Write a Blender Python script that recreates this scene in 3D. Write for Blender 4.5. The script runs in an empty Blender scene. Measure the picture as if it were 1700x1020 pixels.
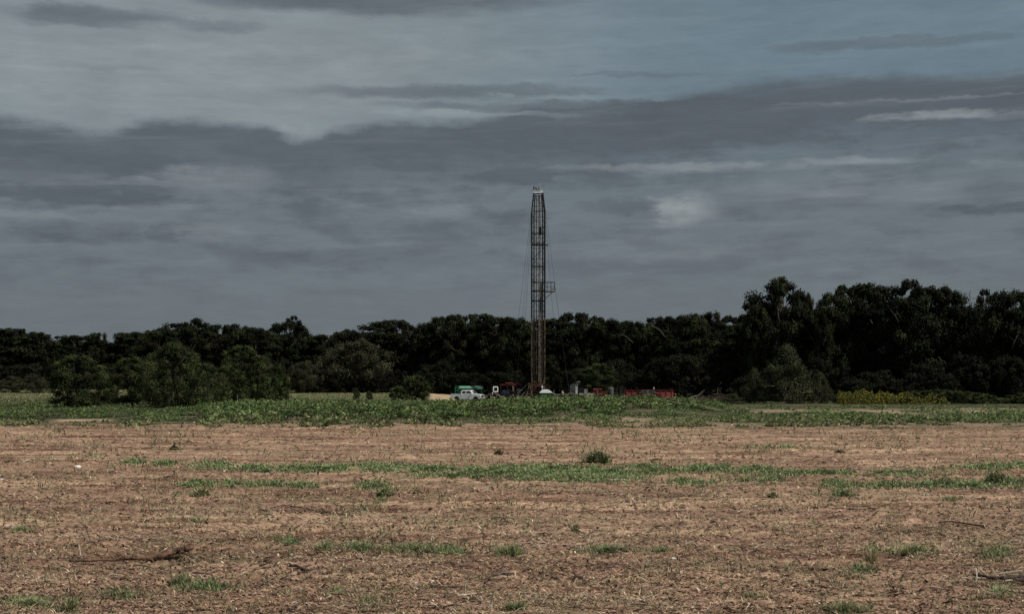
import bpy, math, random
import numpy as np
random.seed(7)
F, CX, HY, H = 2400.0, 850.0, 636.0, 3.0     # focal length and horizon of the 1700 px photograph, eye height in metres
sc = bpy.context.scene
col = bpy.data.collections.new('place'); sc.collection.children.link(col)
R = math.radians

# ------------------------------------------------------------------ noise
def _h(ix, iy, s):
    n = (ix.astype(np.int64)*374761393 + iy.astype(np.int64)*668265263 + s*2246822519) & 0xffffffff
    n = ((n ^ (n >> 13))*1274126177) & 0xffffffff
    n = n ^ (n >> 16)
    return (n & 0xffff)/65535.0
def vn(x, y, s=0):
    x = np.asarray(x, float); y = np.asarray(y, float)
    ix = np.floor(x); iy = np.floor(y); fx = x-ix; fy = y-iy
    fx = fx*fx*(3-2*fx); fy = fy*fy*(3-2*fy)
    a = _h(ix, iy, s); b = _h(ix+1, iy, s); c = _h(ix, iy+1, s); d = _h(ix+1, iy+1, s)
    return (a*(1-fx)+b*fx)*(1-fy)+(c*(1-fx)+d*fx)*fy
def fbm(x, y, s=0, o=4):
    t = 0; a = .5; n = 0
    for i in range(o):
        t = t+a*vn(x*2**i, y*2**i, s+i*17); n += a; a *= .5
    return t/n
def ss(a, b, x):
    t = np.clip((np.asarray(x, float)-a)/(b-a), 0, 1); return t*t*(3-2*t)

# ------------------------------------------------------------------ terrain
def terr_base(x, y):
    x = np.asarray(x, float); y = np.asarray(y, float)
    u = CX+F*x/np.maximum(y, 12)
    z = (1.0+1.1*(1-ss(650, 760, u)))*ss(245, 340, y)+1.0*ss(340, 500, y)
    amp = np.interp(u, [-200, 250, 380, 560, 700, 790, 840, 900, 1000, 1110, 1150, 1195, 1260, 1900],
                       [.05, .1, .34, .40, .42, .48, .86, 1.04, 1.08, 1.06, .8, .25, .0, .0])
    z = z+amp*np.exp(-((y-150-4*np.sin(x*.07))/24.0)**2)*(.88+.24*fbm(x/6, y/6, 5))
    z = z+.12*(fbm(x/14, y/14, 3, 3)-.5)*ss(15, 60, y)
    return z
def terr(x, y):
    x = np.asarray(x, float); y = np.asarray(y, float)
    z = terr_base(x, y)
    k = 1-ss(98, 112, y)
    rows = (fbm(x/4.5, y/.55+.4*fbm(x/3, y/3, 8), 21, 3)-.5)*.11
    cl = (fbm(x/.36, y/.26, 33, 4)-.5)*.19
    return z+(rows+cl*(.6+.8*vn(x/2.3, y/1.7, 40)))*k
def gz(x, y): return float(terr(np.array([x]), np.array([y]))[0])
def gp(px, py):
    """ground point seen at a photograph pixel"""
    y = F*H/max(py-HY, 4)
    for i in range(9):
        x = (px-CX)/F*y; y2 = F*(H-gz(x, y))/max(py-HY, 4); y += .75*(y2-y)
    x = (px-CX)/F*y
    return x, y, gz(x, y)
def gpv(u, v):
    y = F*H/(v-HY)
    for i in range(7):
        x = (u-CX)/F*y; y = y+.75*(F*(H-terr(x, y))/(v-HY)-y)
    x = (u-CX)/F*y
    return x, y, terr(x, y)
def at(px, d): return (px-CX)/F*d
def zt(py, d): return H-(py-HY)/F*d

# ------------------------------------------------------------------ materials
def nodes(m):
    m.use_nodes = True; nt = m.node_tree; nt.nodes.clear(); return nt
def mat(name, color, rough=.7, var=.25, scale=8., metal=0., bump=.0, color2=None, attr=False, trans=0., det=5):
    m = bpy.data.materials.new(name); nt = nodes(m); N = nt.nodes.new; L = nt.links.new
    out = N('ShaderNodeOutputMaterial'); b = N('ShaderNodeBsdfPrincipled')
    b.inputs['Roughness'].default_value = rough; b.inputs['Metallic'].default_value = metal
    b.inputs['Specular IOR Level'].default_value = .5 if rough < .5 else .12
    tc = N('ShaderNodeTexCoord'); nz = N('ShaderNodeTexNoise'); nz.inputs['Scale'].default_value = scale; nz.inputs['Detail'].default_value = det
    L(tc.outputs['Object'], nz.inputs['Vector'])
    rp = N('ShaderNodeValToRGB'); L(nz.outputs['Fac'], rp.inputs['Fac'])
    c = np.array(color); c2 = np.array(color2) if color2 else c*(1-var)
    rp.color_ramp.elements[0].position = .35; rp.color_ramp.elements[1].position = .65
    rp.color_ramp.elements[0].color = (*c2, 1); rp.color_ramp.elements[1].color = (*(c if color2 else c*(1+var)), 1)
    csock = rp.outputs['Color']
    if attr:
        at_ = N('ShaderNodeAttribute'); at_.attribute_name = 'Col'
        mx = N('ShaderNodeMix'); mx.data_type = 'RGBA'; mx.blend_type = 'MULTIPLY'; mx.inputs[0].default_value = 1
        L(csock, mx.inputs[6]); L(at_.outputs['Color'], mx.inputs[7]); csock = mx.outputs[2]
    L(csock, b.inputs['Base Color'])
    if bump:
        bp = N('ShaderNodeBump'); bp.inputs['Strength'].default_value = bump; bp.inputs['Distance'].default_value = .02
        L(nz.outputs['Fac'], bp.inputs['Height']); L(bp.outputs['Normal'], b.inputs['Normal'])
    if trans:
        t = N('ShaderNodeBsdfTranslucent'); L(csock, t.inputs['Color'])
        ms = N('ShaderNodeMixShader'); ms.inputs[0].default_value = trans
        L(b.outputs[0], ms.inputs[1]); L(t.outputs[0], ms.inputs[2]); L(ms.outputs[0], out.inputs[0])
    else:
        L(b.outputs[0], out.inputs[0])
    return m
M = {}
M['leaf'] = mat('dark_foliage', (1, 1, 1), .9, .35, 2.2, attr=True, trans=.10)
M['weed'] = mat('weed_leaves', (1, 1, 1), .75, .2, 1.5, attr=True, trans=.22)
M['litter'] = mat('dry_litter', (1, 1, 1), .85, .15, 3., attr=True, trans=.08)
M['bark'] = mat('grey_brown_bark', (.05, .042, .033), .9, .4, 3., bump=.4)
M['dead'] = mat('bleached_dead_wood', (.15, .13, .11), .9, .3, 3., bump=.4)
M['paledead'] = mat('sun_bleached_wood', (.36, .30, .23), .85, .35, 14., bump=.5)
M['stick'] = mat('weathered_stick', (.07, .05, .04), .9, .5, 12., bump=.5)
M['log'] = mat('brown_rotting_bark', (.15, .085, .055), .9, .5, 9., bump=.8, color2=(.03, .02, .015))
M['white'] = mat('dusty_white_paint', (.75, .76, .76), .35, .06, 2.)
M['glass'] = mat('tinted_glass', (.012, .014, .016), .12, .2, 2.)
M['tyre'] = mat('dusty_tyre_rubber', (.02, .019, .018), .85, .3, 8.)
M['rim'] = mat('grey_wheel_metal', (.25, .25, .26), .4, .2, 8., metal=.6)
M['chrome'] = mat('grey_trim', (.35, .35, .36), .35, .15, 5., metal=.5)
M['black'] = mat('black_machinery', (.014, .013, .013), .7, .5, 5.)
M['rust'] = mat('rusty_mast_steel', (.115, .080, .050), .8, .5, 2.2, color2=(.008, .007, .006))
M['darksteel'] = mat('dark_brown_steel', (.016, .013, .011), .7, .4, 2., color2=(.012, .010, .009))
M['tansteel'] = mat('dusty_tan_steel', (.24, .18, .12), .75, .4, .8, color2=(.05, .036, .026))
M['mast_tan'] = mat('weathered_mast_tan', (.33, .25, .17), .75, .4, 1.2, color2=(.035, .026, .018))
M['red'] = mat('faded_red_paint', (.27, .068, .062), .7, .35, 1.2, color2=(.15, .036, .033))
M['darkred'] = mat('dark_red_paint', (.055, .012, .011), .6, .4, 1.5)
M['green'] = mat('green_paint', (.025, .13, .075), .5, .35, 2., color2=(.012, .055, .035))
M['palegreen'] = mat('pale_green_paint', (.13, .27, .19), .45, .25, 3.)
M['dkgreen'] = mat('dark_green_plastic', (.02, .075, .035), .6, .25, 3.)
M['blue'] = mat('blue_engine_paint', (.022, .04, .085), .5, .4, 3.)
M['grey'] = mat('grey_sheet_metal', (.26, .27, .255), .6, .3, 1.6, color2=(.11, .11, .105))
M['canvas'] = mat('white_cover', (.82, .83, .82), .6, .05, 3.)
M['stone'] = mat('pale_stone', (.6, .58, .54), .8, .2, 20., bump=.3)
M['redlens'] = mat('red_lamp_lens', (.3, .01, .01), .3, .2, 9.)
M['pipe'] = mat('drill_pipe_steel', (.26, .22, .18), .6, .4, 1.)

# ------------------------------------------------------------------ object helpers
def npmesh(name, V, Fq=None, Ft=None, cols=None, material=None, smooth=False):
    me = bpy.data.meshes.new(name); V = np.asarray(V, np.float32)
    me.vertices.add(len(V)); me.vertices.foreach_set('co', V.ravel())
    nq = 0 if Fq is None else len(Fq); nt_ = 0 if Ft is None else len(Ft)
    li = np.concatenate([np.asarray(a, np.int32).ravel() for a in (Fq, Ft) if a is not None and len(a)])
    me.loops.add(len(li)); me.loops.foreach_set('vertex_index', li)
    me.polygons.add(nq+nt_)
    st = np.concatenate([np.arange(nq)*4, nq*4+np.arange(nt_)*3]).astype(np.int32)
    me.polygons.foreach_set('loop_start', st)
    if smooth: me.polygons.foreach_set('use_smooth', np.ones(nq+nt_, bool))
    me.update(calc_edges=True)
    if cols is not None:
        a = me.color_attributes.new('Col', 'FLOAT_COLOR', 'POINT')
        c = np.ones((len(V), 4), np.float32); c[:, :3] = cols; a.data.foreach_set('color', c.ravel())
    if material: me.materials.append(material)
    return me
def link(name, me, parent=None, loc=None):
    o = bpy.data.objects.new(name, me); col.objects.link(o)
    if parent: o.parent = parent
    if loc is not None: o.location = loc
    return o
def tag(o, label, cat, group=None, kind=None):
    o['label'] = label; o['category'] = cat
    if group: o['group'] = group
    if kind: o['kind'] = kind
    return o
def empty(name, loc, rz=0): 
    o = bpy.data.objects.new(name, None); col.objects.link(o); o.location = loc; o.rotation_euler = (0, 0, rz); o.empty_display_size = .2
    return o
def copy_thing(root, loc, rz, scale, label=None, group=None):
    r = root.copy(); col.objects.link(r); r.location = loc; r.rotation_euler = (0, 0, rz); r.scale = scale
    for ch in list(root.children):
        c = ch.copy(); col.objects.link(c); c.parent = r
        for g in ch.children:
            d = g.copy(); col.objects.link(d); d.parent = c
    if label: r['label'] = label
    if group: r['group'] = group
    return r
class MB:
    def __init__(s): s.v = []; s.f = []
    def box(s, x0, x1, y0, y1, z0, z1, tw=0, tl=0):
        b = len(s.v)
        for z, k in ((z0, 0), (z1, 1)):
            for x, y in ((x0+tl*k, y0+tw*k), (x1-tl*k, y0+tw*k), (x1-tl*k, y1-tw*k), (x0+tl*k, y1-tw*k)): s.v.append((x, y, z))
        for q in ((3, 2, 1, 0), (4, 5, 6, 7), (0, 1, 5, 4), (1, 2, 6, 5), (2, 3, 7, 6), (3, 0, 4, 7)): s.f.append(tuple(b+i for i in q))
        return s
    def tube(s, pts, rad, n=6, cap=True):
        pts = [np.array(p, float) for p in pts]
        if not hasattr(rad, '__len__'): rad = [rad]*len(pts)
        b = len(s.v); up = np.array((.13, .21, 1.))
        for i, p in enumerate(pts):
            t = pts[min(i+1, len(pts)-1)]-pts[max(i-1, 0)]; t = t/(np.linalg.norm(t)+1e-9)
            a = np.cross(t, up if abs(t[2]) < .95 else np.array((1., .1, 0.))); a /= np.linalg.norm(a); c = np.cross(t, a)
            for k in range(n):
                w = 2*math.pi*(k+.5)/n; s.v.append(tuple(p+rad[i]*(math.cos(w)*a+math.sin(w)*c)))
        for i in range(len(pts)-1):
            for k in range(n): s.f.append((b+i*n+k, b+i*n+(k+1) % n, b+(i+1)*n+(k+1) % n, b+(i+1)*n+k))
        if cap:
            s.f.append(tuple(b+k for k in range(n))[::-1]); s.f.append(tuple(b+(len(pts)-1)*n+k for k in range(n)))
        return s
    def bar(s, a, c, w=.05): return s.tube([a, c], w/2*1.2, 4)
    def prism(s, poly, y0, y1, yt=None, axis='y'):
        """poly in (x, z), extruded along y"""
        b = len(s.v); n = len(poly)
        for y in (y0, y1):
            for (x, z) in poly: s.v.append((x, y, z))
        s.f.append(tuple(b+i for i in range(n))); s.f.append(tuple(b+n+i for i in range(n))[::-1])
        for i in range(n): s.f.append((b+(i+1) % n, b+i, b+n+i, b+n+(i+1) % n))
        return s
    def lathe(s, c, prof, n=16, axis='z'):
        b = len(s.v)
        for r, h in prof:
            for k in range(n):
                w = 2*math.pi*k/n
                p = (r*math.cos(w), r*math.sin(w), h) if axis == 'z' else ((r*math.cos(w), h, r*math.sin(w)) if axis == 'y' else (h, r*math.cos(w), r*math.sin(w)))
                s.v.append((c[0]+p[0], c[1]+p[1], c[2]+p[2]))
        for i in range(len(prof)-1):
            for k in range(n): s.f.append((b+i*n+k, b+i*n+(k+1) % n, b+(i+1)*n+(k+1) % n, b+(i+1)*n+k))
        s.f.append(tuple(b+k for k in range(n))[::-1]); s.f.append(tuple(b+(len(prof)-1)*n+k for k in range(n)))
        return s
    def build(s, name, m, parent=None, bevel=0, smooth=False, loc=None):
        me = bpy.data.meshes.new(name); me.from_pydata(s.v, [], s.f); me.materials.append(m)
        import bmesh
        bm = bmesh.new(); bm.from_mesh(me)
        bmesh.ops.recalc_face_normals(bm, faces=bm.faces)
        if bevel: bmesh.ops.bevel(bm, geom=list(bm.edges), offset=bevel, segments=2, affect='EDGES', clamp_overlap=True)
        bm.to_mesh(me); bm.free()
        if smooth: me.polygons.foreach_set('use_smooth', np.ones(len(me.polygons), bool))
        return link(name, me, parent, loc)

# ------------------------------------------------------------------ blades and leaves in bulk
def blades(x, y, z, h, w, lean, az, colr, rng, curl=.5):
    """bent blades: 5 vertices each, root to tip"""
    n = len(x); ca, sa = np.cos(az), np.sin(az)
    face = az+np.pi/2+rng.normal(0, .6, n); wx, wy = np.cos(face)*w/2, np.sin(face)*w/2
    V = np.empty((n, 5, 3))
    def P(t):
        r = h*np.sin(lean)*(t+curl*t*t*.5); zz = h*np.cos(lean)*(t-curl*.35*t*t)
        return x+ca*r, y+sa*r, z+zz
    p0, p1, p2 = P(0), P(.55), P(1)
    for k, (p, sgn, f) in enumerate(((p0, -1, .7), (p0, 1, .7), (p1, 1, 1), (p1, -1, 1), (p2, 0, 0))):
        V[:, k, 0] = p[0]+sgn*wx*f; V[:, k, 1] = p[1]+sgn*wy*f; V[:, k, 2] = p[2]-(0.01 if k < 2 else 0)
    b = np.arange(n)[:, None]*5
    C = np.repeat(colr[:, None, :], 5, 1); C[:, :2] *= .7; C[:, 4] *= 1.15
    return V.reshape(-1, 3), b+np.array([[0, 1, 2, 3]]), b+np.array([[3, 2, 4]]), C.reshape(-1, 3)
def cards(P, size, nrm, rng, asp=.6):
    """diamond leaf cards"""
    n = len(P); t = rng.normal(size=(n, 3)); a = np.cross(nrm, t); a /= np.linalg.norm(a, axis=1)[:, None]+1e-9
    b = np.cross(nrm, a); b /= np.linalg.norm(b, axis=1)[:, None]+1e-9
    s = size[:, None]; V = np.empty((n, 4, 3))
    V[:, 0] = P-a*s; V[:, 1] = P+b*s*asp; V[:, 2] = P+a*s; V[:, 3] = P-b*s*asp
    return V.reshape(-1, 3), np.arange(n*4).reshape(n, 4)
def stuff(name, parts, m):
    Vs, Qs, Ts, Cs = [], [], [], []; o = 0
    for V, Q, T, C in parts:
        Vs.append(V); Cs.append(C); 
        if Q is not None: Qs.append(Q+o)
        if T is not None: Ts.append(T+o)
        o += len(V)
    return npmesh(name, np.concatenate(Vs), np.concatenate(Qs) if Qs else None, np.concatenate(Ts) if Ts else None, np.concatenate(Cs), m)

# ------------------------------------------------------------------ ground
def ground():
    ys = np.concatenate([np.linspace(-3.4, 14.5, 14), np.exp(np.linspace(math.log(15), math.log(112), 760)),
                         np.exp(np.linspace(math.log(112.5), math.log(450), 330)), np.exp(np.linspace(math.log(460), math.log(12000), 40))])
    tx = np.concatenate([-np.exp(np.linspace(math.log(6), math.log(.5), 26)), np.linspace(-.49, .49, 540), np.exp(np.linspace(math.log(.5), math.log(6), 26))])
    Y, T = np.meshgrid(ys, tx, indexing='ij'); X = (Y+4)*T
    Z = terr(X, Y)
    V = np.stack([X, Y, Z], -1).reshape(-1, 3)
    nr, nc = Y.shape; i = np.arange(nr*nc).reshape(nr, nc)
    Q = np.stack([i[:-1, :-1], i[:-1, 1:], i[1:, 1:], i[1:, :-1]], -1).reshape(-1, 4)
    # soil / green / sand / dry meadow weights
    x, y = V[:, 0], V[:, 1]; yy = np.maximum(y, 6); u = CX+F*x/yy; v = HY+F*H/yy
    w = (fbm(x/9, y/3, 50)-.5)
    edge = np.interp(u, [-300, 0, 200, 600, 1000, 1200, 1700, 2200], [706, 706, 706, 705, 709, 712, 712, 712])
    w2 = fbm(x/2.5, y/4, 58)-.5; green = (1-ss(-9, 7, v+18*w+16*w2-edge))*(.75+.25*ss(.4, .6, fbm(x/2, y/3, 59)))
    far = ss(215, 260, y)
    sand = np.zeros_like(x)
    sand += ss(0, 3, 5.5-np.abs(v-662.5))*ss(0, 8, 28-np.abs(u-738))
    sand += .8*ss(0, 1.5, 2.2-np.abs(v-698.5+2*w))*ss(0, 30, 60-np.abs(u-140))
    rt = ss(1150, 1230, u-40*w)
    sand += rt*.6*ss(0, 4, 6-np.abs(v-684+14*w))*ss(.36, .56, fbm(x/3.5, y/5, 63))
    sand += .5*ss(900, 1000, u)*(1-rt)*ss(0, 2, 3.5-np.abs(v-699+6*w))
    sand += .35*ss(0, 2, 4-np.abs(v-705+8*w))*ss(300, 600, u)
    sand = np.clip(sand, 0, 1)
    pale = .5*ss(240, 262, y)*ss(0, 40, 700-u)*(1-ss(360, 420, y))   # dry meadow beyond the weeds
    C = np.stack([green, sand, np.clip(pale, 0, 1)], -1)
    me = npmesh('ground', V, Q, None, C, None, smooth=True)
    m = bpy.data.materials.new('field_soil_and_turf'); nt = nodes(m); N = nt.nodes.new; L = nt.links.new
    out = N('ShaderNodeOutputMaterial'); b = N('ShaderNodeBsdfPrincipled'); b.inputs['Roughness'].default_value = .95; b.inputs['Specular IOR Level'].default_value = .05
    L(b.outputs[0], out.inputs[0])
    g = N('ShaderNodeNewGeometry'); a = N('ShaderNodeAttribute'); a.attribute_name = 'Col'; sp = N('ShaderNodeSeparateColor'); L(a.outputs['Color'], sp.inputs[0])
    def noise(sx, sy, det=6, rough=.6):
        mp = N('ShaderNodeMapping'); mp.inputs['Scale'].default_value = (sx, sy, 1); L(g.outputs['Position'], mp.inputs[0])
        n = N('ShaderNodeTexNoise'); n.inputs['Scale'].default_value = 1; n.inputs['Detail'].default_value = det; n.inputs['Roughness'].default_value = rough
        L(mp.outputs[0], n.inputs['Vector']); return n.outputs['Fac']
    def ramp(f, stops):
        r = N('ShaderNodeValToRGB'); L(f, r.inputs[0]); e = r.color_ramp.elements
        e[0].position, e[0].color = stops[0][0], (*stops[0][1], 1); e[1].position, e[1].color = stops[-1][0], (*stops[-1][1], 1)
        for p, c in stops[1:-1]: k = e.new(p); k.color = (*c, 1)
        return r.outputs[0]
    def mix(f, A, B, bt='MIX'):
        x = N('ShaderNodeMix'); x.data_type = 'RGBA'; x.blend_type = bt
        if isinstance(f, float): x.inputs[0].default_value = f
        else: L(f, x.inputs[0])
        L(A, x.inputs[6]); L(B, x.inputs[7]); return x.outputs[2]
    fine = noise(9, 14, 8, .7); soil = ramp(fine, [(.28, (.06, .037, .027)), (.42, (.185, .124, .090)), (.6, (.288, .210, .158)), (.75, (.44, .34, .262))])
    big = ramp(noise(.05, .22, 6), [(.3, (.74, .62, .57)), (.5, (1.0, .93, .89)), (.66, (1.32, 1.25, 1.12))])
    soil = mix(1.0, soil, big, 'MULTIPLY'); soil = mix(1.0, soil, ramp(noise(.16, .7, 8, .65), [(.38, (.50, .41, .38)), (.49, (.98, .96, .95)), (.60, (1.5, 1.5, 1.42))]), 'MULTIPLY'); soil = mix(ramp(noise(.25, .5, 7), [(.52, (0, 0, 0)), (.68, (.6, .6, .6))]), soil, ramp(noise(3, 3), [(.3, (.08, .085, .04)), (.7, (.16, .15, .08))]))
    gr = ramp(noise(1.2, .8, 6), [(.3, (.014, .020, .009)), (.55, (.036, .048, .022)), (.75, (.10, .105, .055))])
    sd = ramp(noise(.8, .5, 6), [(.3, (.24, .17, .11)), (.7, (.42, .32, .22))])
    pl = ramp(noise(.1, .2, 6), [(.3, (.07, .08, .035)), (.7, (.20, .19, .095))])
    c = mix(sp.outputs[0], soil, gr); c = mix(sp.outputs[2], c, pl); c = mix(sp.outputs[1], c, sd)
    L(c, b.inputs['Base Color'])
    bp = N('ShaderNodeBump'); bp.inputs['Strength'].default_value = .9; bp.inputs['Distance'].default_value = .04; L(noise(14, 18, 8, .75), bp.inputs['Height']); L(bp.outputs[0], b.inputs['Normal'])
    me.materials.append(m)
    o = link('ground', me); o['kind'] = 'structure'; return o
ground()

# ------------------------------------------------------------------ litter over the tilled field
rng = np.random.default_rng(11)
def litter():
    parts = []
    # dry chips, husks and straw lying on the soil
    n = 230000
    u = rng.uniform(-140, 1840, n); v = 702+(1050-702)*rng.uniform(0, 1, n)**.9
    x, y, z = gpv(u, v); d = y
    pal = np.array([[.42, .31, .21], [.30, .19, .125], [.20, .12, .08], [.09, .05, .036], [.035, .022, .018], [.55, .45, .33], [.26, .20, .10], [.36, .235, .16]])
    k = rng.choice(len(pal), n, p=[.16, .14, .15, .17, .20, .05, .04, .09])
    c = pal[k]*rng.uniform(.75, 1.25, (n, 1)); band = fbm(x/7, y/1.6, 77)[:, None]; c = c*(.72+.85*band)
    pk = (fbm(x/4.5, y/1.0, 83, 4) > .535) & (rng.random(n) < .6); c[pk] = np.array([.52, .42, .29])*rng.uniform(.7, 1.15, (pk.sum(), 1)); dk = (fbm(x/3.5, y/1.0, 88, 4) > .545) & (rng.random(n) < .5); c[dk] *= .35
    s = (.011+.00072*d)*np.exp(np.clip(rng.normal(0, .42, n), -1, .9)); straw = rng.random(n) < .5
    h = np.where(straw, s*2.6, s*1.5); w = np.where(straw, s*.26, s*.6)
    lean = np.where(rng.random(n) < .85, rng.uniform(1.15, 1.5, n), rng.uniform(.3, 1.1, n))
    az = np.where(rng.random(n) < .6, rng.normal(0, .5, n)+np.pi*(rng.random(n) < .5), rng.uniform(0, 2*np.pi, n))
    parts.append(blades(x, y, z+.004, h, w, lean, az, c, rng, curl=.7))
    me = stuff('dry_litter', parts, M['litter'])
    tag(link('crop_litter', me), 'dry husks chips and straw strewn over the brown tilled field', 'crop litter', kind='stuff')
    # clods
    n = 42000
    u = rng.uniform(-140, 1840, n); v = 706+(1050-706)*rng.uniform(0, 1, n)
    x, y, z = gpv(u, v)
    s = (.009+.00048*y)*np.exp(np.clip(rng.normal(0, .42, n), -1, .75))
    base = np.array([[1, 0, 0], [0, 1, 0], [-1, 0, 0], [0, -1, 0], [0, 0, 1], [.4, .2, -.4]], float)
    V = base[None]*s[:, None, None]*np.array([1.5, 1., .9])+rng.normal(0, .25, (n, 6, 3))*s[:, None, None]
    V += np.stack([x, y, z], -1)[:, None]
    tri = np.array([[0, 1, 4], [1, 2, 4], [2, 3, 4], [3, 0, 4]])
    T = (np.arange(n)[:, None, None]*6+tri[None]).reshape(-1, 3)
    c = np.array([.19, .118, .08])*rng.uniform(.25, 1.6, (n, 1)); C = np.repeat(c[:, None], 6, 1).reshape(-1, 3)
    me = npmesh('soil_clods', V.reshape(-1, 3), None, T, C, M['litter'])
    tag(link('soil_clods', me), 'brown crumbs and clods of soil on the tilled field', 'soil', kind='stuff')
litter()

# ------------------------------------------------------------------ grass and weeds
G1 = np.array([[.095, .135, .050], [.07, .105, .040], [.14, .165, .080], [.048, .075, .030], [.19, .20, .11]])
def gcol(n, k=1., dry=0.):
    c = G1[rng.integers(0, len(G1), n)]*rng.uniform(.7, 1.3, (n, 1))*k
    if dry:
        m = rng.random(n) < dry; c[m] = np.array([.30, .25, .15])*rng.uniform(.6, 1.2, (m.sum(), 1))
    return c
def patch(cu, cv, ru, rv, n, hpx, k=1., dry=.06, wpx=2.0):
    r = np.abs(rng.normal(0, .58, n)); a = rng.uniform(0, 2*np.pi, n)
    u = cu+ru*r*np.cos(a); v = cv+rv*r*np.sin(a)
    q = fbm(u/13, v/3.2, 47, 3)+.12*rng.random(n) > .47; u, v, r = u[q], v[q], r[q]; n = len(u)
    x, y, z = gpv(u, v); sc_ = y/F
    h = hpx*sc_*rng.uniform(.45, 1.2, n)*np.clip(1.1-.45*r, .3, 1); w = wpx*sc_*rng.uniform(.5, 1.2, n)
    return blades(x, y, z, h, w, rng.uniform(.35, 1.35, n), rng.uniform(0, 2*np.pi, n), gcol(n, k*1.15, dry)*(.55+.9*fbm(x/.8, y/.8, 15))[:, None], rng)
row1 = [(225, 770, 26, 3), (272, 772, 26, 3), (350, 775, 38, 5), (415, 779, 32, 4), (480, 781, 90, 4), (560, 780, 90, 5), (640, 779, 60, 7), (720, 781, 70, 4),
        (820, 786, 70, 7), (900, 789, 95, 9), (960, 791, 80, 8), (900, 783, 80, 8), (840, 788, 50, 7), (985, 787, 60, 8), (930, 796, 70, 5), (1015, 786, 50, 6), (1070, 778, 34, 5), (1085, 785, 40, 4), (1150, 781, 42, 5), (1190, 780, 38, 6),
        (1250, 782, 55, 4), (1310, 787, 60, 3), (1370, 787, 60, 3), (1480, 788, 40, 3), (1640, 778, 60, 3), (1690, 774, 30, 3), (760, 792, 90, 3), (1020, 796, 60, 4)]
row2 = [(330, 806, 34, 5), (385, 806, 20, 5), (440, 807, 40, 5), (505, 808, 36, 4), (620, 808, 36, 6), (1150, 805, 42, 4), (1280, 799, 26, 6), (1390, 806, 34, 7),
        (1400, 823, 26, 5), (1470, 809, 70, 4), (1560, 806, 55, 5), (1610, 807, 50, 6), (1690, 804, 55, 8), (1130, 800, 20, 3)]
parts = []
for (cu, cv, ru, rv) in row1: rv *= 1.25; parts.append(patch(cu, cv, ru, rv, int(ru*rv*15), 10, 1.35, .12))
for (cu, cv, ru, rv) in row2: parts.append(patch(cu, cv, ru, rv, int(ru*rv*12), 11, 1.3, .14))
low = [(600, 912, 46, 8, .35), (690, 914, 64, 9, .5), (745, 917, 34, 11, .45), (1010, 917, 60, 7, .45), (1520, 917, 60, 12, .22), (1650, 920, 50, 16, .25), (1450, 918, 26, 8, .25),
       (30, 886, 30, 4, .7), (480, 902, 16, 6, .7), (540, 912, 18, 9, .5), (330, 866, 18, 4, .6), (50, 1004, 80, 14, .18), (200, 990, 60, 14, .08), (1410, 1014, 60, 10, .22), (1580, 833, 28, 5, .5),
       (1100, 918, 60, 8, .12), (1250, 990, 90, 20, .02), (1660, 985, 50, 20, .1), (610, 1000, 60, 20, .05), (630, 835, 14, 10, .5), (600, 845, 24, 8, .2), (560, 985, 40, 14, .05), (1430, 950, 40, 14, .15), (520, 775, 90, 10, .08), (150, 760, 60, 8, .08), (1300, 745, 120, 6, .15), (1500, 790, 160, 12, .25), (1240, 800, 100, 16, .12)]
for (cu, cv, ru, rv, dn) in low: parts.append(patch(cu, cv, ru, rv, int(ru*rv*dn*9), 15 if cv > 850 else 10, 1.25, .34, 1.5))
# scattered thin green and straw blades everywhere on the field
n = 46000; u = rng.uniform(-140, 1840, n); v = rng.uniform(712, 1050, n); keep = fbm(u/70, v/12, 91) > .54; u, v = u[keep], v[keep]; x, y, z = gpv(u, v); n = len(x)
parts.append(blades(x, y, z, (v-HY)/H*0+y/F*rng.uniform(4, 17, n), y/F*rng.uniform(.9, 1.9, n), rng.uniform(.2, 1.3, n), rng.uniform(0, 6.28, n), gcol(n, 1.1, .45), rng))
tag(link('field_grass', stuff('field_grass', parts, M['weed'])), 'green grass growing in low strips across the brown field', 'grass', kind='stuff')

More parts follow.
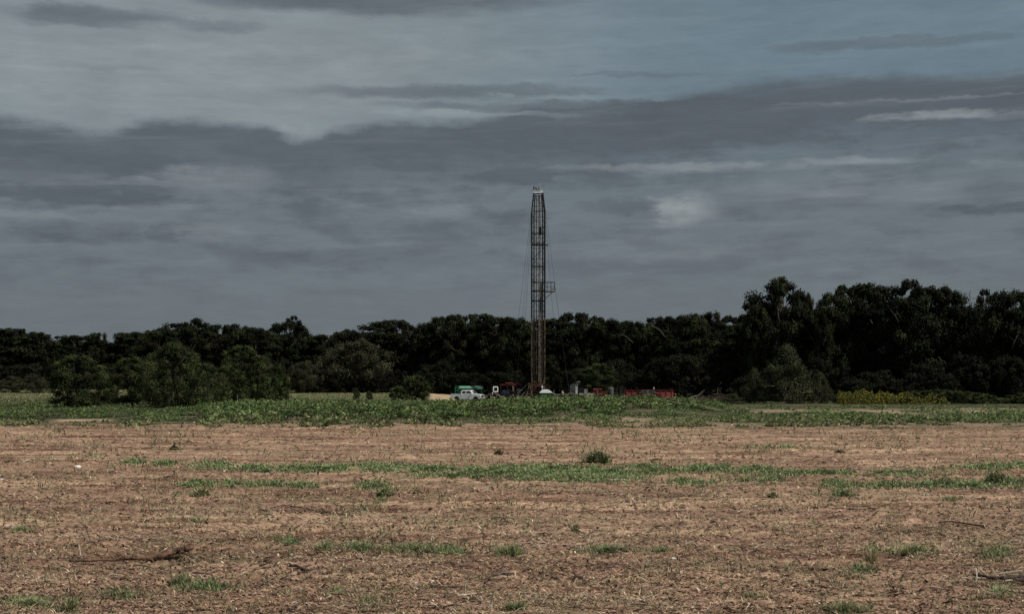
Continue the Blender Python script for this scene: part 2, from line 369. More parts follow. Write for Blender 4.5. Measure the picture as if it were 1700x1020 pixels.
def weed_field():
    parts = []
    n = 330000
    u = rng.uniform(-250, 1950, n); v = 655+56*rng.random(n)**.8
    y = F*H/(v-HY); x = (u-CX)/F*y; z = terr(x, y)
    w1 = fbm(x/9, y/3, 50)-.5; cl = fbm(x/1.5+y/9, y/4.0, 61, 3); 
    low_edge = np.interp(u, [-300, 0, 180, 400, 600, 850, 1000, 1190], [701, 701, 702, 704, 702, 698, 694, 688])
    left = (u < 1200-60*w1) & (v < low_edge+26*w1-3*ss(600, 1100, u)) & (y < 235)
    tall = ss(300, 480, u)*ss(-12, -4, low_edge-v-20+14*w1*0)      # taller leafy weeds on the bank
    right = (u > 1120) & (v < 709+10*w1) & (v > 689+14*w1) & (cl > .53)
    right2 = (u > 1150) & (v < 689) & (v > 676) & (cl > .66)
    thin = (v >= low_edge-8) & (v < 714) & (cl > .58) & (u < 1250)
    bare = (np.abs(v-698.5+2*w1) < 1.8) & (np.abs(u-140) < 60)
    keep = (left | right | right2 | thin) & ~bare & (y < 235) & (rng.random(n) < np.where(left, (.25+.75*ss(.36, .54, cl))*(.5+.5*ss(0, 9, low_edge-v+16*w1)), .6))
    x, y, z, u, v, cl, left = [a[keep] for a in (x, y, z, u, v, cl, left)]; n = len(x)
    bank = left & (u > 330)
    hgt = np.where(bank, .42, .17)*(.15+1.6*ss(.36, .66, cl)); hgt = np.where((u > 1200), .34*(.5+ss(.45, .7, cl)), hgt)
    h = hgt*rng.uniform(.5, 1.3, n)
    wd = np.where(bank | (u > 1200), .14, .09)*rng.uniform(.6, 1.5, n)
    c = np.minimum(gcol(n, .74, .0), .15); tone = (.12+.75*fbm(x/8, y/8, 71)+1.0*ss(.40, .62, cl))[:, None]; c = c*tone*np.array([.80, .87, .68])
    dry = rng.random(n) < ss(694, 708, v)*.45; c[dry] = np.array([.24, .20, .12])*rng.uniform(.5, 1.1, (dry.sum(), 1))
    parts.append(blades(x, y, z, h, wd, rng.uniform(.3, 1.4, n), np.where(rng.random(n) < .55, rng.normal(0, .6, n), rng.uniform(0, 6.28, n)), c, rng, .8))
    # broad leaves riding on top of the stems
    m = rng.random(n) < .45; P = np.stack([x, y, z+h*rng.uniform(.35, .95, n)], -1)[m]; nn = len(P)
    nr = rng.normal(0, .55, (nn, 3))+np.array([.1, 0, .8]); nr /= np.linalg.norm(nr, axis=1)[:, None]
    V, Q = cards(P, .125*rng.uniform(.4, 1.5, nn)*np.where(bank[m], 1.25, .8), nr, rng, .45)
    parts.append((V, Q, None, np.repeat(c[m]*1.1, 4, 0)))
    tag(link('weed_bank', stuff('weed_bank', parts, M['weed'])), 'band of leafy green weeds between the brown field and the drilling site', 'weeds', kind='stuff')
    # meadow grass farther back, in front of the wood
    n = 60000; y = rng.uniform(215, 345, n); u = rng.uniform(-250, 1950, n); x = (u-CX)/F*y; z = terr_base(x, y)
    keep = ~((np.abs(u-738) < 30) & (y < 300)) & ~((u > 740) & (u < 1130) & (y < 262) & (y > 225)) & (fbm(x/6, y/6, 19) > .38)
    x, y, z, u = x[keep], y[keep], z[keep], u[keep]; n = len(x)
    c = gcol(n, .8, .2)*(.5+.9*fbm(x/12, y/12, 72))[:, None]
    tag(link('meadow_grass', stuff('meadow_grass', [blades(x, y, z, rng.uniform(.12, .38, n), rng.uniform(.08, .2, n), rng.uniform(.2, 1.1, n), rng.uniform(0, 6.28, n), c, rng)], M['weed'])),
        'rough grass of the meadow running back to the wood', 'grass', kind='stuff')
weed_field()

# single plants that stand out
def tuft(name, label, cat, px, py, wpx, hpx, n, k=1., dry=.05, lean=(.1, 1.1), leafy=False, bw=2.2, group=None, ru=.35):
    X, Y, Z = gp(px, py); s = Y/F
    n = int(n*(.6 if py > 870 else .9)); r = np.minimum(np.abs(rng.normal(0, .6, n)), 1.15*np.sqrt(rng.random(n))+.1); a = rng.uniform(0, 6.28, n); k = k*1.45; dry = min(.9, dry+.14); bw *= .75 if py > 870 else 1
    lx = r*np.cos(a)*wpx*s*ru; ly = r*np.sin(a)*wpx*s*ru*1.3
    z = terr(X+lx, Y+ly)-Z
    c = gcol(n, k, dry); h = hpx*s*rng.uniform(.35, 1.15, n)*np.clip(1.1-.4*r, .3, 1)
    p = [blades(lx, ly, z, h, bw*s*rng.uniform(.5, 1.3, n), rng.uniform(*lean, n), np.where(rng.random(n) < .3, a+rng.normal(0, .8, n), rng.uniform(0, 6.28, n)), c, rng)]
    if leafy:
        m = rng.random(n) < .9; P = np.stack([lx*1.4, ly*1.4, z+h*rng.uniform(.1, .95, n)*(1-.4*r)], -1)[m]; nr = rng.normal(0, .6, (len(P), 3))+np.array([.1, 0, .7]); nr /= np.linalg.norm(nr, axis=1)[:, None]
        V, Q = cards(P, 2.6*s*rng.uniform(.5, 1.4, len(P)), nr, rng, .5); p.append((V, Q, None, np.repeat(c[m], 4, 0)))
    o = link(name, stuff(name, p, M['weed']), None, (X, Y, Z))
    return tag(o, label, cat, group)
tuft('weed_clump', 'dark leafy weed clump standing alone just above the middle green strip', 'weed', 993, 770, 50, 26, 620, .62, .02, (.1, 1.2), True)
tuft('weed_clump', 'small round grey-green weed clump alone on the upper left of the field', 'weed', 289, 750, 20, 12, 160, .55, .2, (.1, 1.2), True)
tuft('weed_clump', 'dark broad-leaved weed rising out of the widest part of the green strip', 'weed', 915, 785, 20, 14, 130, .5, .0, (.1, 1.), True)
tuft('grass_mat', 'bright green mat of grass just below the large rotting log', 'grass', 345, 978, 118, 20, 1500, 1.0, .06, (.2, 1.25), False, 2.4, ru=.5)
tuft('grass_tuft', 'taller green grass tuft at the left end of the mat below the log', 'grass', 300, 972, 46, 26, 420, .85, .12, (.1, 1.1))
tuft('grass_tuft', 'small upright green tuft alone in the centre of the bare soil', 'grass', 955, 884, 20, 20, 130, .75, .05, (.05, .8))
tuft('grass_tuft', 'loose green tuft with arching blades in the middle of the lower grass row', 'grass', 846, 926, 90, 26, 560, .95, .12, (.1, 1.2))
tuft('grass_tuft', 'low green tuft at the bottom edge of the field near the middle', 'grass', 855, 1015, 56, 22, 430, .95, .1, (.3, 1.3))
tuft('grass_tuft', 'pale dry grass clump at the bottom edge on the right of the field', 'grass', 1400, 1018, 70, 26, 380, 1.1, .35, (.2, 1.2))
tuft('weed_clump', 'pale grey-green drooping weed with long leaves below the green strip left of the middle', 'weed', 638, 824, 38, 22, 240, 1.15, .3, (.3, 1.3), False, 3)
tuft('weed_clump', 'spiky grey-green weed in the second green row on the left', 'weed', 332, 826, 40, 22, 240, 1.0, .3, (.3, 1.3), False, 3)
tuft('weed_clump', 'bleached spindly weed standing in bare soil on the lower right', 'weed', 1447, 935, 22, 30, 170, 1.7, .8, (.05, .8), False, 2.4)
tuft('weed_clump', 'thin pale weed right of the bleached spindly weed', 'weed', 1508, 926, 18, 26, 160, 1.3, .6, (.05, .8), False, 2.2)
tuft('weed_clump', 'grey-green leafy weed near the right end of the log', 'weed', 483, 906, 26, 14, 260, 1.2, .1, (.4, 1.3), True, 2.6)
tuft('weed_clump', 'bushy green weed at the far right end of the second green row', 'weed', 1655, 806, 48, 24, 420, .8, .08, (.1, 1.1), True)
tuft('weed_clump', 'thick green clump below the second green row on the right', 'weed', 1400, 826, 44, 14, 420, .75, .05, (.2, 1.2))
tuft('weed_clump', 'spiky green tuft just right of the middle below the green strip', 'weed', 1283, 828, 26, 16, 170, .75, .15, (.1, 1.0))
tuft('weed_clump', 'dark dry seedling standing on the upper right of the field', 'weed', 1395, 754, 18, 10, 150, .3, .3, (.1, 1.2))
tuft('weed_clump', 'dead brown weed standing above the green strip in the upper middle', 'weed', 828, 757, 18, 14, 130, .35, .4, (.1, 1.0))
tuft('grass_tuft', 'young green grass around the tall dark stalk in the bottom left corner', 'grass', 114, 1016, 60, 34, 260, 1.0, .25, (.1, .9), False, 2.6)

# ------------------------------------------------------------------ wood lying on the field
def stick(name, label, cat, pts, rad, m, lift=0., group=None, extra=(), n=7, jit=.25):
    """pts: (px, py, height above the ground in metres)"""
    W = []
    for (px, py, hh) in pts:
        x, y, z = gp(px, py); W.append(np.array((x, y, z+hh)))
    o0 = W[0].copy(); rr = np.random.default_rng(int(pts[0][0]*7+pts[0][1]))
    def dense(P, r0, r1):
        out = []; rad_ = []; k = len(P)-1
        for i in range(k):
            for t in np.linspace(0, 1, 5)[:-1]: out.append(P[i]*(1-t)+P[i+1]*t); rad_.append(r0+(r1-r0)*(i+t)/k)
        out.append(P[-1]); rad_.append(r1)
        return [p+rr.normal(0, jit, 3)*r for p, r in zip(out, rad_)], [r*rr.uniform(.8, 1.2) for r in rad_]
    mb = MB(); p, r = dense([w-o0 for w in W], rad[0], rad[1]); mb.tube(p, r, n)
    for (ipts, ir) in extra:
        E = []
        for (px, py, hh) in ipts:
            x, y, z = gp(px, py); E.append(np.array((x, y, z+hh))-o0)
        p, r = dense(E, ir[0], ir[1]); mb.tube(p, r, n)
    o = mb.build(name, m, None, smooth=False, loc=tuple(o0))
    return tag(o, label, cat, group)
stick('fallen_log', 'long brown rotting log with torn roots at its right end', 'log',
      [(318, 924, .17), (306, 928, .15), (296, 930, .13), (285, 932, .12), (268, 935, .11), (250, 936, .10), (228, 938, .10), (205, 938, .09), (175, 939, .08), (145, 940, .08), (116, 939, .07)], (.050, .020), M['log'], n=9, jit=.15,
      extra=[([(304, 929, .14), (290, 931, .125), (270, 935, .11), (248, 937, .095)], (.058, .040)), ([(300, 929, .14), (310, 925, .19), (320, 922, .22)], (.022, .007)),
             ([(302, 930, .12), (312, 930, .11), (322, 932, .09)], (.020, .006)), ([(228, 936, .12), (208, 933, .11), (186, 931, .10)], (.016, .005)), ([(292, 932, .10), (299, 938, .06), (308, 941, .04)], (.020, .006))])
stick('split_branch', 'bleached split branch lying nearer of the two at the right edge', 'branch',
      [(1598, 964, .03), (1622, 966, .03), (1650, 966, .04), (1668, 969, .03), (1700, 968, .04)], (.018, .012), M['paledead'], n=7)
db = stick('dead_branch', 'thick dark branch with painted lit-edge splinters at the right edge behind the split branch', 'branch',
      [(1616, 961, .05), (1640, 963, .07), (1668, 965, .07), (1700, 967, .07), (1750, 970, .08)], (.02, .055), M['stick'], n=9, jit=.2,
      extra=[([(1622, 960, .02), (1660, 964, .03), (1720, 967, .03)], (.03, .04))])
def sliver(pts, rad):  # pale strips along the dark branch: its sunlit top edge put into colour
    W = []
    for (px, py, hh) in pts: x, y, z = gp(px, py); W.append((x-db.location.x, y-db.location.y, z+hh-db.location.z))
    MB().tube(W, rad, 5).build('lit_edge_splinter', M['paledead'], db)
sliver([(1612, 960, .17), (1624, 961, .16), (1637, 963, .12)], [.008, .014, .007])
sliver([(1648, 963, .11), (1670, 965, .14), (1698, 966, .145), (1750, 969, .16)], [.007, .014, .013, .015])
sliver([(1640, 963, .05), (1660, 966, .10), (1676, 968, .06)], [.008, .014, .006])
sliver([(1620, 961, .16), (1622, 964, .08), (1621, 967, .0)], [.01, .008, .006])
stick('fallen_stick', 'long thin forked stick left of the middle', 'stick',
      [(405, 844, .02), (440, 852, .03), (470, 845, .08), (495, 846, .06), (530, 855, .03), (575, 858, .03), (608, 856, .01)], (.016, .012), M['stick'],
      extra=[([(470, 845, .08), (500, 855, .04), (520, 860, .02)], (.012, .006)), ([(515, 852, .03), (520, 846, .18), (526, 842, .3)], (.008, .004))])
stick('fallen_stick', 'long straight dark stick on the right of the field', 'stick', [(1525, 868, .02), (1580, 870, .04), (1642, 876, .03)], (.008, .02), M['stick'])
stick('fallen_stick', 'dark broken stick with raised end lower middle right', 'stick', [(1350, 846, .03), (1400, 848, .02), (1450, 848, .03), (1530, 846, .01)], (.022, .01), M['stick'])
stick('fallen_stick', 'pale straight stick across the right end of the green strip', 'stick', [(1008, 800, .05), (1040, 799, .06), (1075, 799, .05), (1092, 804, .02)], (.014, .01), M['paledead'])
stick('fallen_stick', 'leaning dark stick above the left half of the log', 'stick', [(150, 902, .02), (142, 892, .12), (131, 884, .22)], (.012, .006), M['stick'],
      extra=[([(150, 902, .01), (162, 903, .01)], (.008, .005))])
stick('dead_stalk', 'tall dark curved stalk standing in the bottom left corner', 'stalk', [(116, 1012, 0), (117, 1012, .18), (116, 1012, .34), (111, 1012, .46)], (.012, .006), M['stick'])
stick('dead_stalk', 'short pale stalk standing above the left half of the log', 'stalk', [(137, 930, 0), (134, 930, .12), (131, 930, .2)], (.012, .006), M['paledead'])
stick('dead_stalk', 'pale bent stalk with a leaf standing lower middle', 'stalk', [(773, 990, 0), (772, 990, .16), (773, 990, .22), (779, 990, .30)], (.010, .005), M['paledead'])
stick('fallen_stick', 'pale thick piece of stick at the foot of the pale bent stalk', 'stick', [(758, 992, .02), (770, 991, .02), (790, 989, .02)], (.02, .012), M['paledead'])
stick('fallen_stick', 'grey stick with dark shadow lower middle', 'stick', [(820, 958, .02), (835, 956, .03), (856, 957, .02)], (.018, .014), M['dead'])
stick('dark_root', 'short black root stub lying right of the grass mat', 'root', [(478, 944, .03), (492, 948, .06), (510, 950, .03)], (.012, .035), M['stick'])
stick('dark_root', 'black twisted root standing up lower right of the middle', 'root', [(950, 968, .0), (956, 968, .10), (966, 968, .06), (972, 970, .01)], (.02, .012), M['stick'],
      extra=[([(956, 968, .08), (953, 968, .15)], (.014, .008)), ([(962, 968, .06), (970, 966, .09)], (.014, .006))])
stick('fallen_stick', 'dark slanting stick at the bottom edge left of the middle', 'stick', [(478, 1016, .02), (495, 1010, .04), (512, 1003, .07)], (.022, .008), M['stick'])
stick('fallen_stick', 'dark long stick below the pale bent stalk to its left', 'stick', [(715, 979, .02), (740, 978, .03), (762, 976, .02)], (.016, .01), M['stick'])
stick('fallen_stick', 'pale thin stick right of the lower grass row', 'stick', [(1030, 906, .02), (1000, 908, .02), (890, 907, .02)], (.010, .006), M['paledead'])
stick('fallen_stick', 'white short stick touching the roots of the log', 'stick', [(287, 912, .02), (306, 910, .03)], (.016, .009), M['paledead'])
stick('dark_root', 'small dark branching root left side above the leaning stick', 'root', [(78, 842, .0), (84, 834, .06), (92, 830, .12)], (.02, .008), M['stick'],
      extra=[([(84, 834, .06), (74, 828, .10)], (.014, .005)), ([(84, 834, .06), (98, 831, .04)], (.012, .005))])
stick('dead_stalk', 'dark leaning stalk at the lower right of the field', 'stalk', [(1552, 1012, .0), (1558, 1008, .1), (1566, 1000, .2)], (.012, .006), M['stick'])
stick('fallen_stick', 'dark jagged stick near the right edge above the split branch', 'stick', [(1625, 842, .02), (1633, 846, .06), (1660, 846, .03)], (.016, .008), M['stick'])
rs = random.Random(5)
for i in range(300):
    px, py = rs.uniform(-20, 1720), 712+(1016-712)*rs.random()**.8
    L_ = rs.choice([rs.uniform(6, 18), rs.uniform(10, 36)])*(.45+.55*(py-700)/300); a = rs.gauss(0, .25)
    s_ = F*H/(py-HY)/F; q = rs.random(); r0 = rs.uniform(.5, 1.5)*s_*(.6 if py < 760 else 1)
    m = M['paledead'] if q < .28 else M['stick']; lift = rs.uniform(.01, .05)
    stick('twig', 'bleached pale twig lying on the tilled field' if q < .28 else 'dark twig lying on the tilled field', 'twig',
          [(px, py, .03), (px+L_*.5, py+L_*.5*a*.3, .035+lift), (px+L_, py+L_*a*.4, .03)], (r0, r0*.45), m, n=5,
          group='pale twigs scattered on the field' if q < .28 else 'dark twigs scattered on the field',
          extra=([([(px+L_*.4, py, .01), (px+L_*.55, py-L_*.1, .02+lift*2)], (r0*.6, r0*.3))] if rs.random() < .35 else ()))
def stone(label, px, py, wpx, m=None, name='stone'):
    x, y, z = gp(px, py); s = wpx*y/F/2
    import bmesh
    bm = bmesh.new(); bmesh.ops.create_icosphere(bm, subdivisions=2, radius=1); rr = random.Random(px)
    for v in bm.verts: v.co = (v.co.x*s*rr.uniform(.9, 1.1), v.co.y*s*rr.uniform(.75, .95), v.co.z*s*.5*rr.uniform(.85, 1.15)+s*.2)
    me = bpy.data.meshes.new(name); bm.to_mesh(me); bm.free(); me.materials.append(m or M['stone'])
    tag(link(name, me, None, (x, y, z)), label, name.replace('_', ' '))
stone('flat white stone on the upper left of the field', 129, 778, 12)
stone('small white stone at the left edge of the field', 2, 797, 7)
stone('white chip of stone at the bottom left of the middle', 690, 970, 9)
stone('small white chip right of the other stone chip at the lower middle', 718, 966, 6)
stone('white stone right of the lower grass row', 1118, 930, 9)
stone('yellowish pebble at the bottom edge on the right', 1557, 1018, 6)
stone('dark brown clod above the roots of the log', 281, 909, 12, M['log'], 'soil_clod')
stone('dark clod below the long forked stick to its right', 504, 826, 12, M['log'], 'soil_clod')
stone('dark clod at the bottom edge left of the middle', 212, 1010, 16, M['log'], 'soil_clod')

# ------------------------------------------------------------------ trees
def make_tree(name, seed, Hh=1., Rr=.42, base=.22, ncl=70, nleaf=160, ls=.017, tone=(1, 1, 1), trunk=True, top=1.3, sparse=0., flat=.75, bark='bark', limbs=12, pointy=0., cr=(.13, .24), trad=.022, leafc=None):
    g = np.random.default_rng(seed); root = empty(name, (0, 0, -50))
    # clump centres in the crown envelope
    t = g.beta(1.1, 1.0, ncl*3); az = g.uniform(0, 6.28, ncl*3)
    prof = np.power(np.clip(np.sin(np.pi*np.clip(t*.86+.12, 0, 1)), 0, 1), 1/top)*(1-pointy*t)
    lob = .72+.5*vn(az*1.3+seed, t*2.2, seed)
    rad = Rr*prof*lob*np.sqrt(g.uniform(.12, 1, ncl*3))
    C = np.stack([rad*np.cos(az), rad*np.sin(az), base+(1-base)*.94*t*Hh], -1)
    keep = vn(C[:, 0]/Rr*1.8+9, C[:, 2]*5+seed, seed+3) > sparse; C = C[keep][:ncl]; n = len(C)
    cr_ = g.uniform(*cr, n)*Rr*(1.15-.45*((C[:, 2]-base)/(1-base)))
    k = np.repeat(np.arange(n), nleaf); m = len(k)
    d = g.normal(size=(m, 3)); d /= np.linalg.norm(d, axis=1)[:, None]
    rr = cr_[k]*np.power(g.random(m), .45)*(.75+.5*g.random(m))
    P = C[k]+d*rr[:, None]*np.array([1.15, 1.15, flat])
    nr = d*.85+g.normal(0, .38, (m, 3))+np.array([0, 0, .35]); nr /= np.linalg.norm(nr, axis=1)[:, None]
    P[:, 2] = np.maximum(P[:, 2], .01)
    V, Q = cards(P, ls*g.uniform(.55, 1.4, m), nr, g, .6)
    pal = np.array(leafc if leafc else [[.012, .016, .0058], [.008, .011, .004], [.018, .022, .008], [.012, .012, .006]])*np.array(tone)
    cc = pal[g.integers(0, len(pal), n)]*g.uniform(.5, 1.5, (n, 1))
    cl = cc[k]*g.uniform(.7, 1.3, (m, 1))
    me = npmesh('crown', V, Q, None, np.repeat(cl, 4, 0), M['leaf'])
    link('crown', me, root)
    if trunk:
        mb = MB(); top_ = np.array((g.normal(0, .03), g.normal(0, .03), base+(1-base)*.62)); f = np.array((0, 0, -.02)); mid = (f+top_)/2+g.normal(0, .015, 3)
        mb.tube([f, np.array((0, 0, .03)), mid, top_], [trad*1.6, trad*1.1, trad*.8, trad*.3], 8)
        idx = g.choice(n, min(limbs, n), replace=False)
        for i in idx:
            e = C[i]; hz = max(.1, min(e[2]*.55, base+.25)); s_ = f+(top_-f)*(hz/top_[2]); q = s_*.5+e*.5+np.array([0, 0, .05])+g.normal(0, .02, 3)
            mb.tube([s_, s_*.5+q*.5+g.normal(0, .012, 3), q, q*.5+e*.5+g.normal(0, .012, 3), e], [trad*.5, trad*.42, trad*.33, trad*.22, trad*.08], 5)
            for w in range(2):
                e2 = e+g.normal(0, .05, 3)*Rr*2-np.array([0, 0, .03]); mb.tube([q, (q+e2)/2+g.normal(0, .01, 3), e2], [trad*.22, trad*.15, trad*.05], 4)
        mb.build('trunk', M[bark], root, smooth=True)
    return root
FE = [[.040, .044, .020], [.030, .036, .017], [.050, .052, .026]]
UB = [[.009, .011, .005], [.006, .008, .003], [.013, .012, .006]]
OL = [[.035, .036, .018], [.026, .028, .014], [.046, .046, .024]]
GR = [[.026, .038, .011], [.016, .024, .008], [.044, .054, .017], [.029, .031, .013]]
T = {
 'oak':   make_tree('broadleaf_tree', 1, Rr=.50, base=.25, ncl=95, nleaf=230, ls=.014, top=2.2, sparse=.22, cr=(.13, .24)),
 'round': make_tree('broadleaf_tree', 2, Rr=.44, base=.2, ncl=95, nleaf=230, ls=.014, top=2.6, sparse=.10, cr=(.1, .24)),
 'tall':  make_tree('broadleaf_tree', 3, Rr=.33, base=.25, ncl=80, nleaf=210, ls=.014, top=2.0, sparse=.2, cr=(.16, .3)),
 'wide':  make_tree('broadleaf_tree', 4, Rr=.58, base=.2, ncl=110, nleaf=210, ls=.014, top=2.8, sparse=.12, cr=(.1, .2)),
 'open':  make_tree('broadleaf_tree', 5, Rr=.42, base=.3, ncl=50, nleaf=110, ls=.014, sparse=.36, cr=(.12, .22), limbs=26, trad=.028),
 'bigoak': make_tree('broadleaf_tree', 15, Rr=.46, base=.3, ncl=90, nleaf=200, ls=.012, top=2.2, sparse=.30, cr=(.13, .22), limbs=24, trad=.024),
 'thin':  make_tree('broadleaf_tree', 6, Rr=.40, base=.3, ncl=36, nleaf=34, ls=.011, sparse=.1, cr=(.2, .35), limbs=34, bark='dead', trad=.016),
 'dome':  make_tree('rounded_tree', 7, Rr=.80, base=.0, ncl=140, nleaf=170, ls=.016, top=1.6, leafc=OL, cr=(.12, .2), trunk=True),
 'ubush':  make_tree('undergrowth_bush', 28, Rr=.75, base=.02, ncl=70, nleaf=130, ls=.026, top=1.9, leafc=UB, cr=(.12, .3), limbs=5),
 'bush':  make_tree('shrub', 8, Rr=.75, base=.03, ncl=60, nleaf=130, ls=.030, top=1.7, leafc=GR, cr=(.16, .3), limbs=5),
 'feather': make_tree('shrub', 9, Rr=.82, base=.02, ncl=110, nleaf=150, ls=.014, top=1.1, pointy=.75, leafc=FE, sparse=.18, cr=(.1, .22), limbs=26, bark='dead', trad=.014),
 'near':  make_tree('field_tree', 10, Rr=.52, base=.10, ncl=110, nleaf=190, ls=.013, leafc=GR, sparse=.26, top=1.6, cr=(.13, .22), limbs=20, trad=.018, bark='bark'),
 'nearbush': make_tree('field_tree', 12, Rr=.74, base=.02, ncl=170, nleaf=200, ls=.012, leafc=GR, sparse=.30, top=1.4, cr=(.06, .2), limbs=26, trad=.014, bark='bark', pointy=.3),
}
CAT = {'bush': 'shrub', 'feather': 'shrub'}
used = set()
def plant(kind, px, topy, d, label, group=None, wpx=None, name=None, cat='tree', sink=0., rz=None, base_py=None):
    x = at(px, d); 
    if base_py is not None: z0 = zt(base_py, d)
    else: z0 = float(terr_base(np.array([x]), np.array([d]))[0])
    z0 -= sink; h = zt(topy, d)-z0
    rad = {'oak': .50, 'round': .44, 'tall': .33, 'wide': .58, 'open': .42, 'bigoak': .46, 'thin': .40, 'dome': .8, 'bush': .75, 'ubush': .75, 'feather': .82, 'near': .52, 'nearbush': .74}[kind]
    sx = h if wpx is None else (wpx/2*d/F)/(rad*1.05)
    rz = random.uniform(0, 6.28) if rz is None else rz
    if kind not in used:
        used.add(kind); o = T[kind]; o.location = (x, d, z0); o.rotation_euler = (0, 0, rz); o.scale = (sx, sx, h)
        o['label'] = label; o['category'] = cat
        if group: o['group'] = group
    else:
        o = copy_thing(T[kind], (x, d, z0), rz, (sx, sx, h), label, group); o['category'] = cat
        if not group and 'group' in o: del o['group']
    return o
prof = [(-90, 545), (-50, 552), (-15, 550), (20, 548), (45, 549), (75, 556), (105, 568), (135, 562), (165, 556), (200, 556), (235, 551), (265, 545), (298, 538), (330, 535), (362, 541), (395, 538), (425, 546),
        (452, 554), (488, 524), (520, 562), (548, 553), (575, 548), (600, 552), (622, 537), (650, 536), (682, 544), (708, 535), (740, 531), (768, 523), (800, 524), (832, 530), (862, 533), (892, 535), (922, 534),
        (948, 521), (974, 519), (1002, 530), (1030, 533), (1062, 538), (1092, 530), (1120, 526), (1148, 524), (1172, 523), (1200, 536), (1232, 522)]
kinds = ['round', 'oak', 'wide', 'tall', 'round', 'open', 'oak', 'round', 'wide', 'tall']
special = {20: 'open-topped tree at the far left end of the wood', 298: 'rounded dark tree at the crest of the left part of the wood',
           488: 'tall loose feathery tree standing above the left part of the wood', 768: 'dark tree at the high point of the wood just left of the rig',
           622: 'flat-topped dark tree behind the pale rounded olive tree', 974: 'bumpy-topped dark tree just right of the drilling rig', 1148: 'dark tree at the dip of the wood left of the tall right group',
           1232: 'shoulder tree stepping up to the tallest crown on the right'}
rt = random.Random(3)
for i, (px, ty) in enumerate(prof):
    d = np.interp(px, [0, 600, 900, 1200], [330, 322, 300, 285])+rt.uniform(-5, 5)
    k = kinds[i % 10]
    if px == 488: k = 'open'
    lab = special.get(px, 'dark broad-leaved tree in the front row of the wood behind the meadow')
    grp = None if px in special else 'front row trees of the wood'
    plant(k, px, ty-3+(rt.uniform(-5, 4) if grp else 0), d, lab, grp, wpx=rt.uniform(62, 120) if px != 488 else 64)
for row, (dd, dy, gname, lab) in enumerate([(14, 9, 'second row trees of the wood', 'dark tree half hidden behind the front row of the wood'), (28, 15, 'rear trees of the wood', 'dark tree deep in the wood behind the others')]):
    for i in range(44):
        px = -100+i*31+rt.uniform(-8, 8); ty = np.interp(px, [p for p, _ in prof], [t for _, t in prof])+dy+rt.uniform(-3, 5)
        plant(kinds[(i*3+row) % 10] if kinds[(i*3+row) % 10] != 'open' else 'round', px, ty, 335-.04*px+dd, lab, gname, wpx=rt.uniform(75, 100))
# the tall group on the right
right = [(1258, 506, 'oak', 40, None), (1294, 459, 'bigoak', 112, 'tallest left crown of the right group, open oak with sky showing through'), (1334, 487, 'oak', 40, 'lower lobe-crowned tree leaning on the open oak on its right side'),
         (1358, 514, 'oak', 36, None), (1388, 484, 'oak', 70, None), (1425, 468, 'round', 80, 'broad rounded dark crown right of the notch in the right group'), (1458, 476, 'tall', 60, None),
         (1474, 466, 'thin', 62, 'nearly bare twiggy treetop rising behind the dark crowns on the right'), (1506, 465, 'tall', 60, 'narrow dark crown at the highest point right of the twiggy treetop'), (1545, 473, 'round', 80, None), (1572, 482, 'oak', 60, None),
         (1592, 474, 'thin', 60, 'bare grey twiggy treetop in the gap near the right edge'), (1600, 506, 'round', 60, None), (1638, 476, 'open', 60, 'loose open crown just right of the gap near the right edge'), (1672, 470, 'thin', 70, 'twiggy half-bare crown at the right edge of the picture'),
         (1682, 484, 'oak', 80, None), (1725, 480, 'round', 80, None), (1765, 474, 'oak', 80, None), (1800, 480, 'round', 80, None)]
for (px, ty, k, w, lab) in right:
    plant(k, px, ty-2, 238+rt.uniform(-4, 8)+(6 if k == 'thin' else 0), lab or 'black-green tree of the tall group on the right', None if lab else 'tall trees on the right', wpx=w*(1.5 if k not in ('bigoak', 'thin') else 1.2))
for row in range(3):
    for i in range(17):
        px = 1225+i*35+rt.uniform(-9, 9); ty = np.interp(px, [1225, 1262, 1292, 1334, 1362, 1425, 1506, 1600, 1640, 1800], [530, 512, 492, 505, 515, 490, 486, 508, 498, 490])+10+12*row+rt.uniform(-4, 8)
        plant(['round', 'wide', 'oak', 'round'][(i+row) % 4], px, ty, 252+row*12, 'dark tree hidden within the tall group on the right', 'inner trees of the tall right group', wpx=rt.uniform(85, 120))
# understorey bushes along the foot of the wood
for i in range(64):
    px = -110+i*30+rt.uniform(-9, 9); d = np.interp(px, [0, 600, 900, 1180, 1240, 1700], [316, 308, 288, 272, 228, 226])+rt.uniform(-3, 3)
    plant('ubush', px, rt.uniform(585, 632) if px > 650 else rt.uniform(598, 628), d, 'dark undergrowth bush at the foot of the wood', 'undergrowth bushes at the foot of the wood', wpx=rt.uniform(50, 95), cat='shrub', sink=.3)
def far_wood():
    g = np.random.default_rng(9); n = 260000
    u = g.uniform(-400, 2100, n); d = 372+g.uniform(0, 30, n); d = np.where(u > 1215, 292+g.uniform(0, 20, n), d)
    top = np.interp(u, [-400, 200, 300, 520, 760, 1000, 1200, 1260, 1420, 1600, 2100], [578, 574, 560, 570, 546, 548, 550, 520, 505, 520, 505])+12*(fbm(u/26, d*0, 4)-.5)*2
    zt_ = H-(top-HY)/F*d; z0 = terr_base((u-CX)/F*d, d)
    z = z0+(zt_-z0)*g.random(n)**.85
    P = np.stack([(u-CX)/F*d, d, z], -1); nr = g.normal(size=(n, 3))+np.array([0, 0, .3]); nr /= np.linalg.norm(nr, axis=1)[:, None]
    V, Q = cards(P, g.uniform(.3, .75, n), nr, g, .7)
    c = np.array([.013, .016, .007])*g.uniform(.5, 1.4, (n, 1))
    tag(link('far_wood', npmesh('far_wood', V, Q, None, np.repeat(c, 4, 0), M['leaf'])), 'unbroken dark mass of the wood behind the separate trees', 'wood', kind='stuff')
far_wood()

